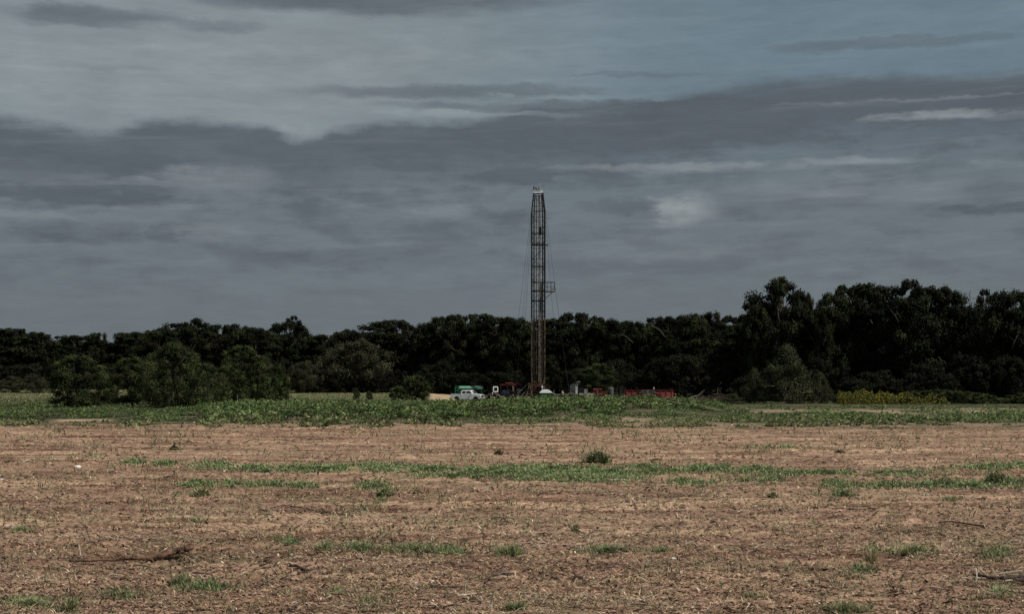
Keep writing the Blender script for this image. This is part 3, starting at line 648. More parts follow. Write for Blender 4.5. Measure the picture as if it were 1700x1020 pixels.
# trees and shrubs standing out in front
plant('near', 126, 586, 172, 'dark spreading tree with low hanging branches alone in the grass at the left', wpx=112, rz=.6, base_py=683)
plant('nearbush', 286, 566, 165, 'large tangled bushy tree at the field edge on the left', wpx=158, rz=1.2, base_py=680)
plant('near', 220, 590, 176, 'smaller bushy tree joined to the left side of the large tangled bushy tree', wpx=92, rz=3.4, base_py=676)
plant('nearbush', 345, 600, 182, 'lower bush at the right side of the large tangled bushy tree', wpx=90, rz=4.1, base_py=674)
plant('near', 165, 604, 190, 'ragged dark tree between the lone spreading tree and the large tangled bush', wpx=74, rz=2.2)
plant('near', 258, 582, 196, 'taller ragged tree rising behind the large tangled bushy tree', wpx=84, rz=5.0)
plant('nearbush', 318, 584, 205, 'ragged tree behind the right half of the large tangled bush', wpx=96, rz=2.6)
plant('nearbush', 432, 588, 262, 'dull brown-green thicket right of the tree with pale bare limbs', wpx=90, rz=1.9)
plant('near', 378, 604, 215, 'low ragged tree between the large tangled bush and the tree with pale bare limbs', wpx=70, rz=4.4)
plant('dome', 590, 561, 296, 'pale olive dome-shaped tree at the edge of the meadow', wpx=134, rz=1.0)
plant('dome', 552, 577, 300, 'lower olive tree joined to the left side of the dome-shaped tree', wpx=70, rz=2.2)
plant('dome', 505, 598, 290, 'low olive thicket between the tangled bush and the dome-shaped tree', wpx=66, rz=.4)
plant('near', 400, 570, 258, 'dark tree with pale bare limbs right of the large tangled bush', wpx=90, rz=.2)
plant('bush', 462, 604, 226, 'pale green upright shrub at the meadow edge left of the dome-shaped tree', wpx=42, cat='shrub')
plant('bush', 436, 622, 220, 'dark low shrub in front of the pale upright shrub', wpx=44, cat='shrub')
plant('dome', 20, 624, 292, 'small round pale bush at the left edge of the meadow', wpx=50, rz=2.9, cat='shrub')
plant('dome', 56, 620, 288, 'larger round pale bush second from the left edge of the meadow', wpx=46, rz=5.1, cat='shrub')
plant('bush', 180, 636, 200, 'low pale bush between the lone tree and the large tangled bush', wpx=40, cat='shrub')
plant('bush', 690, 622, 246, 'rounded green shrub left of the sandy patch', wpx=56, cat='shrub')
plant('tall', 705, 612, 276, 'young upright tree behind the rounded green shrub', wpx=36, cat='tree')
plant('bush', 590, 644, 250, 'small dark shrub alone on the pale meadow', wpx=16, cat='shrub')
plant('bush', 613, 649, 238, 'small dark shrub on the pale meadow right of the other small one', wpx=13, cat='shrub')
plant('bush', 662, 640, 240, 'low dark shrub at the right end of the pale meadow', wpx=34, cat='shrub')
plant('near', 992, 601, 250, 'feathery green shrub hanging over the machinery right of the rig', wpx=78, rz=.9, cat='shrub')
plant('ubush', 1018, 618, 256, 'dark undergrowth bush at the foot of the wood', 'undergrowth bushes at the foot of the wood', wpx=50, cat='shrub')
plant('feather', 1306, 572, 205, 'tall pointed feathery shrub in front of the dark group on the right', wpx=142, rz=.3, cat='shrub', base_py=672)
plant('feather', 1252, 612, 208, 'lower feathery shrub at the left foot of the tall pointed shrub', wpx=70, rz=2.2, cat='shrub', base_py=673)
plant('feather', 1362, 618, 206, 'sprawling feathery shrub at the right foot of the tall pointed shrub', wpx=74, rz=4.2, cat='shrub', base_py=674)
plant('feather', 1215, 654, 203, 'low grey brush at the edge of the bare strip', wpx=80, rz=1.1, cat='shrub', base_py=676)
for i in range(9):
    plant('ubush', 528+i*17, 612+(i*7)%9, 291+(i % 3), 'dark undergrowth bush at the foot of the wood', 'undergrowth bushes at the foot of the wood', wpx=40, cat='shrub', sink=.2)
for i in range(16):
    px = 1500+i*18; plant('bush', px, [656, 650, 648, 646, 647, 648, 650, 652, 656, 660, 656, 652, 650, 652, 650, 650][i], 205+rt.uniform(-3, 3), 'leafy green bush in the hedge along the foot of the right group', 'hedge bushes right of the yellow flowers', wpx=38, cat='shrub', base_py=674)
for i in range(6):
    plant('bush', 1400+i*21, 655+(i*5)%4, 204.5, 'low dark green bush among the yellow flowers', 'low bushes under the yellow flowers', wpx=44, cat='shrub', base_py=675)
def flowers():
    g = np.random.default_rng(4); n = 5600
    u = g.normal(1440, 34, n); u = np.where(g.random(n) < .5, g.uniform(1388, 1575, n), u); keep = (u > 1385) & (u < 1580); u = u[keep]; n = len(u)
    d = 202+g.normal(0, 2.2, n); top_ = 651+np.abs((u-1450)/75)**2*5+20*(fbm(u/9, d*0, 6)-.5); py = top_+(672-top_)*g.random(n)**1.1
    P = np.stack([(u-CX)/F*d, d-1.0, H-(py-HY)/F*d], -1); nr = g.normal(0, .6, (n, 3))+np.array([0, -.4, .7]); nr /= np.linalg.norm(nr, axis=1)[:, None]
    V, Q = cards(P, g.uniform(.05, .12, n), nr, g, .7)
    c = np.where(g.random((n, 1)) < .34, np.array([[.24, .19, .016]]), np.array([[.045, .058, .015]]))*g.uniform(.5, 1.1, (n, 1))
    tag(link('yellow_flowers', npmesh('yellow_flowers', V, Q, None, np.repeat(c, 4, 0), M['weed'])), 'drift of yellow wildflowers at the foot of the dark trees on the right', 'flowers', kind='stuff')
flowers()

# dead limbs showing pale against the wood
def dead_limb(label, pts, d, r=.07):
    r *= .55
    P = [np.array((at(px, d), d, zt(py, d))) for px, py in pts]; g = np.random.default_rng(int(pts[0][0])); root = P[0]
    mb = MB(); pp = [p-root for p in P]; n = len(pp); mb.tube(pp, [r*(1-.75*i/(n-1)) for i in range(n)], 6)
    for i in range(1, n):
        e = pp[i]+np.array([g.normal(0, .7), g.normal(0, .4), g.uniform(.2, 1.)]); mb.tube([pp[i], (pp[i]+e)/2+g.normal(0, .12, 3), e], [r*.4, r*.25, r*.08], 4)
    tag(mb.build('dead_limb', M['dead'], None, smooth=True, loc=tuple(root)), label, 'dead branch')
dead_limb('long pale arched dead branch high on the wood right of the rig', [(1104, 560), (1096, 549), (1088, 544), (1080, 537), (1072, 539)], 268, .10)
dead_limb('pale forked dead branch high on the wood nearer the rig', [(1052, 570), (1042, 561), (1034, 556), (1022, 558)], 270, .09)
dead_limb('short pale dead limb upright behind the feathery shrub by the machinery', [(1021, 625), (1019, 614), (1017, 606)], 262, .09)
dead_limb('faint forked dead branch near the top of the tall right group', [(1492, 536), (1486, 524), (1478, 514)], 222, .08)
dead_limb('faint dead twig in the dark trees close to the right edge', [(1680, 580), (1684, 568), (1690, 556)], 222, .07)
dead_limb('pale dead limb in the crown of the large tangled bush', [(290, 612), (302, 600), (310, 590), (316, 584)], 160, .07)
dead_limb('second pale dead limb in the tangled bush, right side', [(330, 628), (342, 616), (350, 608)], 176, .07)
dead_limb('pale dead limb in the trees right of the tangled bush', [(432, 622), (444, 612), (452, 606)], 250, .09)
dead_limb('standing pale dead stub at the edge of the brush pile', [(1193, 660), (1191, 650), (1192, 644)], 210, .10)
# brush pile
bx, by, bz = gp(1180, 672); by = 212; bx = at(1180, by)
g = np.random.default_rng(31); mb = MB()
for i in range(90):
    c = np.array((g.normal(0, 2.0), g.normal(0, .8), abs(g.normal(0, .35))+.1)); a = g.uniform(-.5, .5); l = g.uniform(.5, 1.7); dv = np.array((math.cos(a)*l*(1 if g.random() < .5 else -1), g.normal(0, .3), abs(g.normal(0, .4))))
    mb.tube([c-dv/2+np.array([0, 0, .1]), c+g.normal(0, .07, 3), c+dv/2], [.05*g.uniform(.4, 1.2), .04, .015], 5)
tag(mb.build('brush_pile', M['stick'], None, loc=(bx, by, .25)), 'heap of grey cut branches at the right end of the weed bank', 'brush pile')
mb = MB(); mb.tube([(0, 0, .15), (1.6, .1, .75), (2.6, .2, 1.05), (3.6, .3, 1.9)], [.10, .09, .06, .03], 6)
tag(mb.build('leaning_branch', M['dead'], None, loc=(bx-4.6, by-1.2, .1)), 'fallen pale limb leaning on the heap of cut branches', 'branch')

# ------------------------------------------------------------------ drilling rig
D = 240.
RX = at(893.5, D); 
rig = tag(empty('drilling_rig', (RX, D, 0)), 'tall rust-brown lattice drilling rig mast with a monkey board, rising above the wood', 'drilling rig')
Zt = zt(321, D); Zk = zt(352, D); Z0 = zt(604, D); w0 = 1.08; w1 = .74
def hw(z): return w0 if z < Zk else w0+(w1-w0)*(z-Zk)/(Zt-Zk)
for sx in (-1, 1):
    for sy in (-1, 1):
        for z0, z1, mm in ((Z0-2.6, 13.8, 'rust'), (13.8, Zt, 'darksteel')):
            ps = [(sx*hw(z), sy*hw(z), z) for z in ([z0, z1] if z1 < Zk else [z0, Zk, z1])]
            if mm == 'rust': first = MB().tube(ps, .13, 4).build('leg', M[mm], rig)
            else: MB().tube(ps, .15, 4).build('upper_leg', M[mm], rig)
# lattice faces: horizontals and diagonals, one mesh per face
zs = [Z0-2.6, Z0]; z = Z0
while z < Zt-1.2: z += 1.75; zs.append(min(z, Zt))
for face in range(4):
    mb = MB(); mt = MB()
    for i in range(len(zs)-1):
        a, b = zs[i], zs[i+1]; h0, h1 = hw(a), hw(b)
        def P(s, z, h):
            return {0: (s*h, -h, z), 1: (s*h, h, z), 2: (-h, s*h, z), 3: (h, s*h, z)}[face]
        if face == 0: # open face: knee braces only
            mb.tube([P(-1, a, h0), P(-.55, b, h1)], .03, 4); mb.tube([P(1, a, h0), P(.55, b, h1)], .03, 4)
            mt.tube([P(-.66, a, h0), P(-.66, b, h1)], .13, 4); mt.tube([P(.66, a, h0), P(.66, b, h1)], .13, 4)
        else:
            s = 1 if i % 2 else -1
            mb.tube([P(-s, a, h0), P(s, b, h1)], .045, 4); mb.tube([P(-1, b, h1), P(1, b, h1)], .045, 4)
            if face == 1: mt.tube([P(-.3, a, h0), P(-.3, b, h1)], .06, 4); mt.tube([P(.18, a, h0), P(.18, b, h1)], .06, 4)
            if face > 1: mt.tube([P(s, a, h0), P(-s, b, h1)], .04, 4)
    mb.build('bracing', M['rust'], rig); mt.build('bracing', M['mast_tan'] if face != 0 else M['darksteel'], rig)
# ladder, pipes and cables inside
mb = MB()
for x in (-.25, .05): mb.tube([(x, .9, Z0-2), (x, .9*hw(Zt)/w0, Zt)], .03, 4)
z = Z0
while z < Zt-.5: mb.tube([(-.25, .9*hw(z)/w0, z), (.05, .9*hw(z)/w0, z)], .018, 4); z += .4
mb.build('ladder', M['tansteel'], rig)
for k, (x, y) in enumerate([(-.32, -.2), (.12, .1), (.30, -.1), (.42, .25)]):
    MB().tube([(x, y, 1.5), (x*.95, y, Zk), (x*.6, y*.5, Zt-.2)], .035 if k % 2 else .045, 4).build('hoist_cable', M['pipe'] if k % 2 else M['darksteel'], rig)
for k in range(4):
    x = .35+.12*k; MB().tube([(x-.1, .75, 1.6), (x+.02, .62, zt(470, D))], .05, 6).build('drill_pipe', M['rust'], rig)
mb = MB(); mb.box(-.22, .22, -.22, .22, zt(390, D), zt(378, D)+.2, .05, .05); o = mb.build('travelling_block', M['darksteel'], rig, bevel=.04)
o.location.x = .35
for zz in (388, 405, 443, 469, 484, 500): 
    mb = MB(); z = zt(zz, D); h = hw(z)
    for a, b in (((-h, -h), (h, -h)), ((h, -h), (h, h)), ((h, h), (-h, h)), ((-h, h), (-h, -h))): mb.tube([(a[0], a[1], z), (b[0], b[1], z)], .07, 4)
    mb.build('girt', M['darksteel'], rig)
zc = zt(352, D); MB().box(-w0*.62, w0*.62, -w0-.03, -w0+.05, zc-.06, zc+.06).build('girt', M['darksteel'], rig)
# upper working platform (small) and monkey board
z = zt(407, D); mb = MB().box(-1.12, 1.62, -.5, .5, z-.07, z+.03); mb.tube([(1.6, -.5, z), (1.6, -.5, z+.35)], .03, 4); mb.build('platform', M['darksteel'], rig)
z = zt(484, D); zr = zt(469, D)
mb = MB().box(1.12, 2.75, -1.0, 1.0, z-.10, z); mb.tube([(1.1, -.9, z-1.3), (2.4, -.9, z-.05)], .04, 4); mb.tube([(1.1, .9, z-1.3), (2.4, .9, z-.05)], .04, 4)
mbd = mb.build('monkey_board', M['tansteel'], rig)
mb = MB()
for yy in (-1, 1):
    mb.tube([(1.1, yy, zr), (2.7, yy, zr)], .045, 4); mb.tube([(1.1, yy, (z+zr)/2), (2.7, yy, (z+zr)/2)], .025, 4)
    for xx in (1.5, 2.1, 2.7): mb.tube([(xx, yy, z), (xx, yy, zr)], .03, 4)
for zz in (zr, (z+zr)/2): mb.tube([(2.7, -1, zz), (2.7, 1, zz)], .03, 4)
mb.build('railing', M['darksteel'], mbd)
mb = MB()
for k in range(6): mb.tube([(2.0, -.8+.3*k, z+.35), (2.95, -.8+.3*k, z+.4)], .035, 4)
mb.tube([(-1.25, -1, zr), (-1.05, -1, zr)], .05, 4)
mb.build('pipe_finger', M['tansteel'], mbd)
# crown
mb = MB().box(-.84, .76, -.8, .8, Zt+.04, Zt+.14, .04, .04); mb.box(-.7, .65, -.7, .7, Zt+.34, Zt+.40)
for xx in (-.75, .7):
    for yy in (-.75, .75): mb.tube([(xx, yy, Zt+.16), (xx, yy, Zt+.34)], .04, 4)
cr = mb.build('crown_block', M['white'], rig)
for xx in (-.35, .1): MB().lathe((xx, 0, Zt+.72), [(.30, -.06), (.36, -.05), (.26, 0), (.36, .05), (.30, .06)], 14, 'x').build('sheave', M['darksteel'], cr)
MB().tube([(-.78, 0, Zt+.4), (-.7, 0, Zt+1.15), (-.45, 0, Zt+.75), (.15, 0, Zt+.45)], [.09, .14, .07, .05], 6).build('gin_pole', M['darksteel'], cr)
mb = MB().tube([(.72, 0, Zt+.1), (.85, 0, Zt+.8), (.86, 0, Zt+1.35)], .03, 5); mb.box(.76, 1.14, -.1, .1, Zt+1.33, Zt+1.43); mb.tube([(.72, 0, Zt+.4), (1.1, 0, Zt+.9)], .02, 4)
mb.build('beacon_mast', M['grey'], cr)
# guy wires
for (tx, tz, ax, ay) in [(-.8, Zt, -3.9, -9), (-.8, Zt, -3.0, 10), (.85, Zt, 5.0, -8), (.85, Zt, 4.0, 10), (-.8, Zt, -5.0, 3), (2.7, zr, 5.2, -5)]:
    MB().tube([(tx, 0, tz), (tx+(ax-tx)*.5, ay*.5, tz*.5-.4), (ax, ay, .1)], .02, 4).build('guy_wire', M['darksteel'], rig)
# base: wider lower section, floor, substructure
zf = 1.55
mb = MB()
for sx in (-1, 1):
    for sy in (-1, 1):
        mb.box(sx*1.0-.13, sx*1.0+.13, sy*1.0-.13, sy*1.0+.13, .0, Z0-2.5)
for a, b in ((zf+.1, Z0-2.6), (.1, zf-.1)):
    for sy in (-1, 1): mb.tube([(-1, sy, a), (1, sy, b)], .06, 4); mb.tube([(1, sy, a), (-1, sy, b)], .06, 4)
mb.build('substructure', M['rust'], rig)
mb = MB().box(-2.1, 1.9, -1.8, 1.8, zf-.12, zf); fl = mb.build('rig_floor', M['darksteel'], rig)
mb = MB()
for (a, b) in (((-2.1, -1.8), (-1.3, -1.8)), ((1.2, -1.8), (1.9, -1.8)), ((1.9, -1.8), (1.9, 1.8)), ((-2.1, -1.8), (-2.1, 1.8))):
    for hh in (.5, 1.05): mb.tube([(*a, zf+hh), (*b, zf+hh)], .03, 4)
    for q in (a, b): mb.tube([(*q, zf), (*q, zf+1.05)], .03, 4)
mb.build('floor_railing', M['rust'], fl)
mb = MB().lathe((-.1, .3, zf+.75), [(.25, -.9), (.6, -.88), (.6, -.78), (.35, -.75), (.35, .75), (.6, .78), (.6, .88), (.25, .9)], 16, 'x'); mb.box(-1.2, 1.0, .9, 1.5, zf, zf+1.5)
mb.build('drawworks', M['darkred'], rig)
mb = MB(); zz = zf+2.0; mb.tube([(.55, -.9, zf), (.6, -.9, zz+.6), (.75, -.9, zz+1.4), (.5, -.9, zz+2.2), (.72, -.9, zz+2.9)], .07, 6); mb.build('standpipe_hose', M['tansteel'], rig)
mb = MB().tube([(.62, -1.2, zf), (.62, -1.2, zf+1.1)], [.05, .05], 6); mb.lathe((.62, -1.2, zf+.55), [(.1, 0), (.16, .05), (.16, .25), (.1, .3)], 10); mb.build('valve_stack', M['white'], rig)
mb = MB()
for k in range(3): mb.box(-3.4+.45*k, -2.7+.45*k, -.9, .2, .3+.4*k, .38+.4*k)
mb.tube([(-3.5, -.9, .2), (-2.1, -.9, 1.5)], .05, 4); mb.tube([(-3.5, -.9, 1.1), (-2.1, -.9, 2.5)], .035, 4); mb.tube([(-3.3, -.9, .3), (-3.3, -.9, 1.3)], .03, 4)
mb.build('stairs', M['grey'], rig)

# ------------------------------------------------------------------ vehicles
def arc(cx, r, n=8, z=0.): return [(cx+r*math.cos(a), z+r*math.sin(a)) for a in np.linspace(math.pi, 0, n)]
def wheel(parent, x, y, r, side, W=.24):
    w = empty('wheel', (x, y, r)); w.parent = parent
    MB().lathe((0, 0, 0), [(r*.6, -W/2), (r*.93, -W/2), (r, -W/2+.04), (r, W/2-.04), (r*.93, W/2), (r*.6, W/2)], 20, 'y').build('tyre', M['tyre'], w, smooth=False)
    MB().lathe((0, side*.01, 0), [(r*.15, side*(W/2-.01)), (r*.55, side*(W/2-.04)), (r*.6, side*(W/2+.005)), (r*.6, side*W/4)][::1], 16, 'y').build('rim', M['rim'], w)
def pickup(root, paint, bed=True, W=.98):
    L0 = -2.9
    if bed: lower = [(-2.9, .55)]+[(-2.25, .45)]+arc(-1.75, .5, 9, .42)+[(-1.0, .38)]+[(1.2, .38)]+arc(1.95, .5, 9, .42)+[(2.6, .45), (2.9, .5), (2.92, .95), (2.8, 1.18), (1.55, 1.28), (1.3, 1.3), (-.95, 1.3), (-2.9, 1.3)]
    else: lower = [(-2.5, .5)]+arc(-1.6, .46, 9, .38)+arc(1.5, .46, 9, .38)+[(2.4, .45), (2.5, .85), (1.3, 1.05), (-2.4, 1.12)]
    if bed:
        body = MB().prism(lower, -W, W).build('body', paint, root, bevel=.03)
        MB().box(-2.8, -1.02, -W+.1, W-.1, 1.28, 1.315).build('bed_floor', M['black'], root)
        gh = [(-.95, 1.3), (-.85, 1.88), (-.6, 1.93), (.75, 1.92), (1.0, 1.83), (1.65, 1.3)]
        g = MB(); b = MB(); k = len(gh)
        for y, s in ((-W+.03, 1), (W-.03, -1)):
            for (x, z) in gh: g.v.append((x, y+s*(.20*(z-1.3)/.6), z))
        g.f = [tuple(range(k)), tuple(range(k, 2*k))[::-1]]+[((i+1) % k, i, k+i, k+(i+1) % k) for i in range(k)]
        cab = g.build('cab', paint, root, bevel=.02)
        for s in (-1, 1):
            for nm, q in (('rear_side_window', [(-.78, 1.38), (-.70, 1.80), (-.02, 1.81), (-.02, 1.38)]), ('front_side_window', [(.08, 1.38), (.08, 1.81), (.78, 1.79), (1.28, 1.38)])):
                w = MB()
                for (x, z) in q: w.v.append((x, s*(W-.03-.20*(z-1.3)/.6+.014), z))
                w.f = [(0, 1, 2, 3)]; w.build(nm, M['glass'], root)
        w = MB(); w.v = [(1.62, -.84, 1.345), (1.62, .84, 1.345), (1.08, .70, 1.80), (1.08, -.70, 1.80)]; w.v = [(x+.02, y, z+.012) for x, y, z in w.v]; w.f = [(0, 1, 2, 3)]; w.build('windscreen', M['glass'], root)
        w = MB(); w.v = [(-.965, -.80, 1.40), (-.965, .80, 1.40), (-.905, .68, 1.82), (-.905, -.68, 1.82)]; w.f = [(0, 3, 2, 1)]; w.build('rear_window', M['glass'], root)
        MB().box(2.925, 2.95, -.62, .62, .72, 1.12).build('grille', M['black'], root)
        for s in (-1, 1):
            MB().box(2.86, 2.945, s*.66, s*.94, .88, 1.1).build('headlight', M['chrome'], root, bevel=.01)
            MB().box(-2.915, -2.86, s*.86, s*.975, .85, 1.2).build('tail_light', M['redlens'], root)
            MB().box(1.12, 1.3, s*(W+.02), s*(W+.24), 1.36, 1.6).build('wing_mirror', paint, root, bevel=.02)
        for xx in (.03, -.93): 
            for s in (-1, 1): MB().box(xx-.008, xx+.008, s*(W+.003)-.004, s*(W+.003)+.004, .5, 1.3).build('door_seam', M['black'], root)
        MB().box(2.9, 3.06, -.98, .98, .45, .68).build('bumper', M['chrome'], root, bevel=.03)
        MB().box(-3.05, -2.9, -.95, .95, .5, .7).build('bumper', M['chrome'], root, bevel=.03)
        for x in (-1.75, 1.95):
            for s in (-1, 1): wheel(root, x, s*(W-.1), .41, s)
    else:
        MB().prism(lower, -.9, .9).build('body', paint, root, bevel=.03)
        gh = [(-1.9, 1.10), (-1.2, 1.62), (-.9, 1.70), (.35, 1.70), (.7, 1.62), (1.45, 1.06)]; g = MB(); k = len(gh)
        for y, s in ((-.88, 1), (.88, -1)):
            for (x, z) in gh: g.v.append((x, y+s*(.22*(z-1.06)/.6), z))
        g.f = [tuple(range(k)), tuple(range(k, 2*k))[::-1]]+[((i+1) % k, i, k+i, k+(i+1) % k) for i in range(k)]
        g.build('cab', paint, root, bevel=.02)
        for s in (-1, 1):
            for nm, q in (('rear_side_window', [(-1.65, 1.16), (-1.12, 1.58), (-.88, 1.62), (-.28, 1.62), (-.28, 1.16)]), ('front_side_window', [(-.18, 1.16), (-.18, 1.62), (.38, 1.62), (.66, 1.56), (1.2, 1.16)])):
                w = MB()
                for (x, z) in q: w.v.append((x, s*(.88-.22*(z-1.06)/.6+.016), z))
                w.f = [tuple(range(len(q)))]; w.build(nm, M['glass'], root)
                t = MB()
                for a, b in zip(w.v, w.v[1:]+w.v[:1]): t.tube([a, b], .022, 4)
                t.build('window_trim', M['grey'], root)
        w = MB(); w.v = [(1.46, -.80, 1.09), (1.46, .80, 1.09), (.76, .62, 1.60), (.76, -.62, 1.60)]; w.f = [(0, 1, 2, 3)]; w.build('windscreen', M['glass'], root)
        for s in (-1, 1): MB().box(2.46, 2.53, s*.55, s*.85, .62, .8).build('headlight', M['chrome'], root)
        for x in (-1.6, 1.5):
            for s in (-1, 1): wheel(root, x, s*.8, .36, s)
dt = 234.
t = tag(empty('pickup_truck', (at(776, dt), dt, gz(at(776, dt), dt)), R(-18)), 'white crew cab pickup truck parked left of the rig facing right', 'pickup truck'); pickup(t, M['white']); t.scale = (.88, .92, .94)
dt = 238.
t = tag(empty('parked_car', (at(1072, dt), dt, .12), R(184)), 'dark red car with pale-edged black windows parked before the long red tank', 'car'); pickup(t, M['darkred'], bed=False)

# green tank trailer behind the pickup
d = 244.; t = tag(empty('tank_trailer', (at(779, d), d, 0), R(3)), 'green tank trailer with a post frame behind the white pickup truck', 'trailer')
MB().lathe((0, 0, 2.08), [(.12, -1.9), (.33, -1.8), (.36, -1.7), (.36, 2.2), (.33, 2.3), (.1, 2.4)], 18, 'x').build('tank', M['palegreen'], t, smooth=True)
mb = MB().box(-2.2, 2.4, -.5, .5, .75, .95)
for x in (-1.5, -.2, 1.1, 2.1): mb.box(x-.06, x+.06, -.4, .4, .95, 1.8)
mb.build('chassis', M['green'], t)
mb = MB()
for y in (-.55, .55):
    for x in (-2.35, -1.75): mb.box(x-.06, x+.06, y-.06, y+.06, .5, 2.45)
    for zz in (1.0, 1.7, 2.4): mb.box(-2.35, -1.75, y-.05, y+.05, zz-.05, zz+.05)
    mb.tube([(-2.35, y, 1.), (-1.75, y, 1.7)], .045, 4); mb.tube([(-1.75, y, 1.7), (-2.35, y, 2.4)], .045, 4)
mb.build('post_frame', M['green'], t)
MB().box(-1.9, 2.3, -.12, .12, 2.42, 2.5).build('catwalk', M['green'], t)
for x in (-.9, .1):
    for s in (-1, 1): wheel(t, x, s*.62, .42, s)

# red rig carrier left of the mast
d = 241.; t = tag(empty('carrier_truck', (at(846, d), d, 0), R(2)), 'red carrier truck with a white-framed cab window between the pickup and the rig', 'truck')
MB().box(-2.8, 2.4, -1.1, 1.1, .85, 1.15).build('chassis', M['darksteel'], t)
mb = MB().prism([(-2.9, .9), (-1.95, .9), (-1.95, 2.42), (-2.75, 2.42), (-2.9, 1.9)], -1.1, 1.1); cab = mb.build('cab', M['darkred'], t, bevel=.03)
mb = MB()
x0, x1, z0, z1 = -2.72, -2.0, 1.5, 2.3
for (a, b) in (((x0, z0), (x1, z0)), ((x1, z0), (x1, z1)), ((x1, z1), (x0, z1)), ((x0, z1), (x0, z0))): mb.tube([(a[0], -1.15, a[1]), (b[0], -1.15, b[1])], .10, 4)
mb.tube([(-2.8, -1.14, 1.5), (-3.05, -1.14, .9)], .07, 4)
wf = mb.build('window_frame', M['white'], cab); MB().box(x0, x1, -1.125, -1.11, z0, z1).build('pane', M['glass'], wf)
MB().box(-1.5, 1.9, -1., 1., 2.5, 2.85, .05, .1).build('engine_cover', M['darkred'], t, bevel=.04)
MB().box(-.75, .5, -1.06, -.5, 2.86, 3.02).build('top_hatch', M['red'], t, bevel=.02)
mb = MB()
for x in (-1.5, -.4, .75, 1.85): mb.box(x-.07, x+.07, -1., -.86, 1.15, 2.5); mb.box(x-.07, x+.07, .86, 1., 1.15, 2.5)
mb.build('frame_post', M['darkred'], t)
mb = MB().box(-1.3, -.1, -.9, .6, 1.16, 1.75, .05, .1); mb.lathe((-.7, -.95, 1.35), [(.32, 0), (.32, .08), (.1, .1)], 12, 'y'); mb.box(.2, 1.1, -.8, .6, 1.16, 1.6); mb.build('engine', M['blue'], t, bevel=.03)
MB().box(1.2, 1.8, -.9, .8, 1.16, 2.0).build('radiator', M['grey'], t)
MB().tube([(.55, -.9, 1.6), (.55, -.9, 2.2), (.5, -1.1, 2.35)], .07, 8).build('exhaust_pipe', M['paledead'], t)
MB().tube([(.9, -.3, 2.8), (1.5, -.3, 3.05), (2.4, -.3, 2.95)], .08, 6).build('boom', M['darkred'], t)
for x in (-2.3, -.4, .8):
    for s in (-1, 1): wheel(t, x, s*.95, .5, s, .3)

# machinery heap in front of carrier cab
d = 236.5; t = tag(empty('mud_pump', (at(818, d), d, 0)), 'dark cluttered pump unit with pale pipes between the pickup nose and the carrier cab', 'pump')
mb = MB().box(-1.3, 1.3, -.4, .4, .2, .75, .03, .05); mb.lathe((-.5, 0, .95), [(.1, -.45), (.42, -.4), (.42, .4), (.1, .45)], 16, 'y'); mb.lathe((.45, 0, .9), [(.1, -.3), (.3, -.28), (.3, .28), (.1, .3)], 14, 'y'); mb.build('pump_body', M['black'], t, bevel=.02)
mb = MB(); mb.tube([(-.1, -.45, .6), (.1, -.45, 1.5), (.25, -.45, 1.9)], .05, 6); mb.tube([(-1.2, -.45, .4), (-.5, -.5, 1.2), (-.2, -.45, .5)], .05, 6); mb.tube([(.4, -.45, .4), (.9, -.5, 1.25), (1.2, -.45, .6)], .06, 6); mb.tube([(.3, -.5, 1.3), (1.1, -.5, .9)], .05, 6)
mb.build('hose', M['pipe'], t)
# winch and A-frame left of the rig
d = 238.; t = tag(empty('a_frame_hoist', (at(879, d), d, 0)), 'dark A-frame hoist beside the left foot of the rig', 'hoist')
mb = MB(); mb.tube([(-.7, 0, 0), (0, 0, 2.8)], .07, 4); mb.tube([(.7, 0, 0), (0, 0, 2.8)], .07, 4); mb.tube([(-.4, 0, 1.2), (.4, 0, 1.2)], .05, 4); mb.build('frame', M['tansteel'], t)
MB().lathe((0, 0, 2.8), [(.1, -.1), (.25, -.08), (.25, .08), (.1, .1)], 14, 'y').build('pulley', M['rust'], t)
MB().box(-.6, .6, -.35, .35, .05, .7, .05, .05).build('winch', M['darkred'], t, bevel=.03)
# bin with white dome
d = 228.; x = at(906, d); t = tag(empty('covered_bin', (x, d, 0)), 'dark green bin with a white domed cover at the foot of the rig', 'bin')
MB().box(-.78, .82, -.6, .6, .1, 1.35, -.05, -.05).build('container', M['dkgreen'], t, bevel=.03)
MB().prism([(-1.0, 1.36), (.95, 1.36), (.9, 1.5), (.62, 1.8), (.35, 1.92), (-.3, 1.92), (-.62, 1.8), (-.98, 1.48)], -.7, .7).build('cover', M['canvas'], t, bevel=.04)
d = 231.; t = tag(empty('generator', (at(890, d), d, 0)), 'low black generator left of the green bin', 'generator'); MB().box(-.6, .7, -.4, .4, .1, 1.3, .05, .12).build('housing', M['black'], t, bevel=.03); MB().tube([(.2, 0, 1.3), (.2, 0, 1.7), (.4, 0, 1.8)], .05, 6).build('exhaust_pipe', M['darksteel'], t)
# small pale pump and pipes right of the bin
d = 232.; t = tag(empty('pipe_manifold', (at(922, d), d, 0)), 'low pale pipes and valves right of the green bin', 'pipes')
mb = MB(); mb.tube([(-.7, 0, 1.6), (-.3, 0, 1.2), (.2, 0, 1.05), (1.9, 0, 1.0)], .09, 6); mb.tube([(-.2, -.1, 1.9), (-.3, 0, 1.1)], .05, 6); mb.build('pipe', M['grey'], t)
mb = MB(); 
for xx in (-.5, .4, 1.2, 2.0, 2.9): mb.box(xx-.05, xx+.05, -.05, .05, 0, 1.0)
mb.tube([(.9, 0, 1.0), (1.3, 0, 1.3), (1.9, 0, 1.15), (2.4, 0, 1.45), (3.0, 0, 1.1)], .07, 6); mb.build('stand', M['tansteel'], t)
MB().lathe((1.15, 0, 1.1), [(.12, 0), (.18, .15), (.15, .45), (.06, .55)], 10).build('valve', M['paledead'], t)
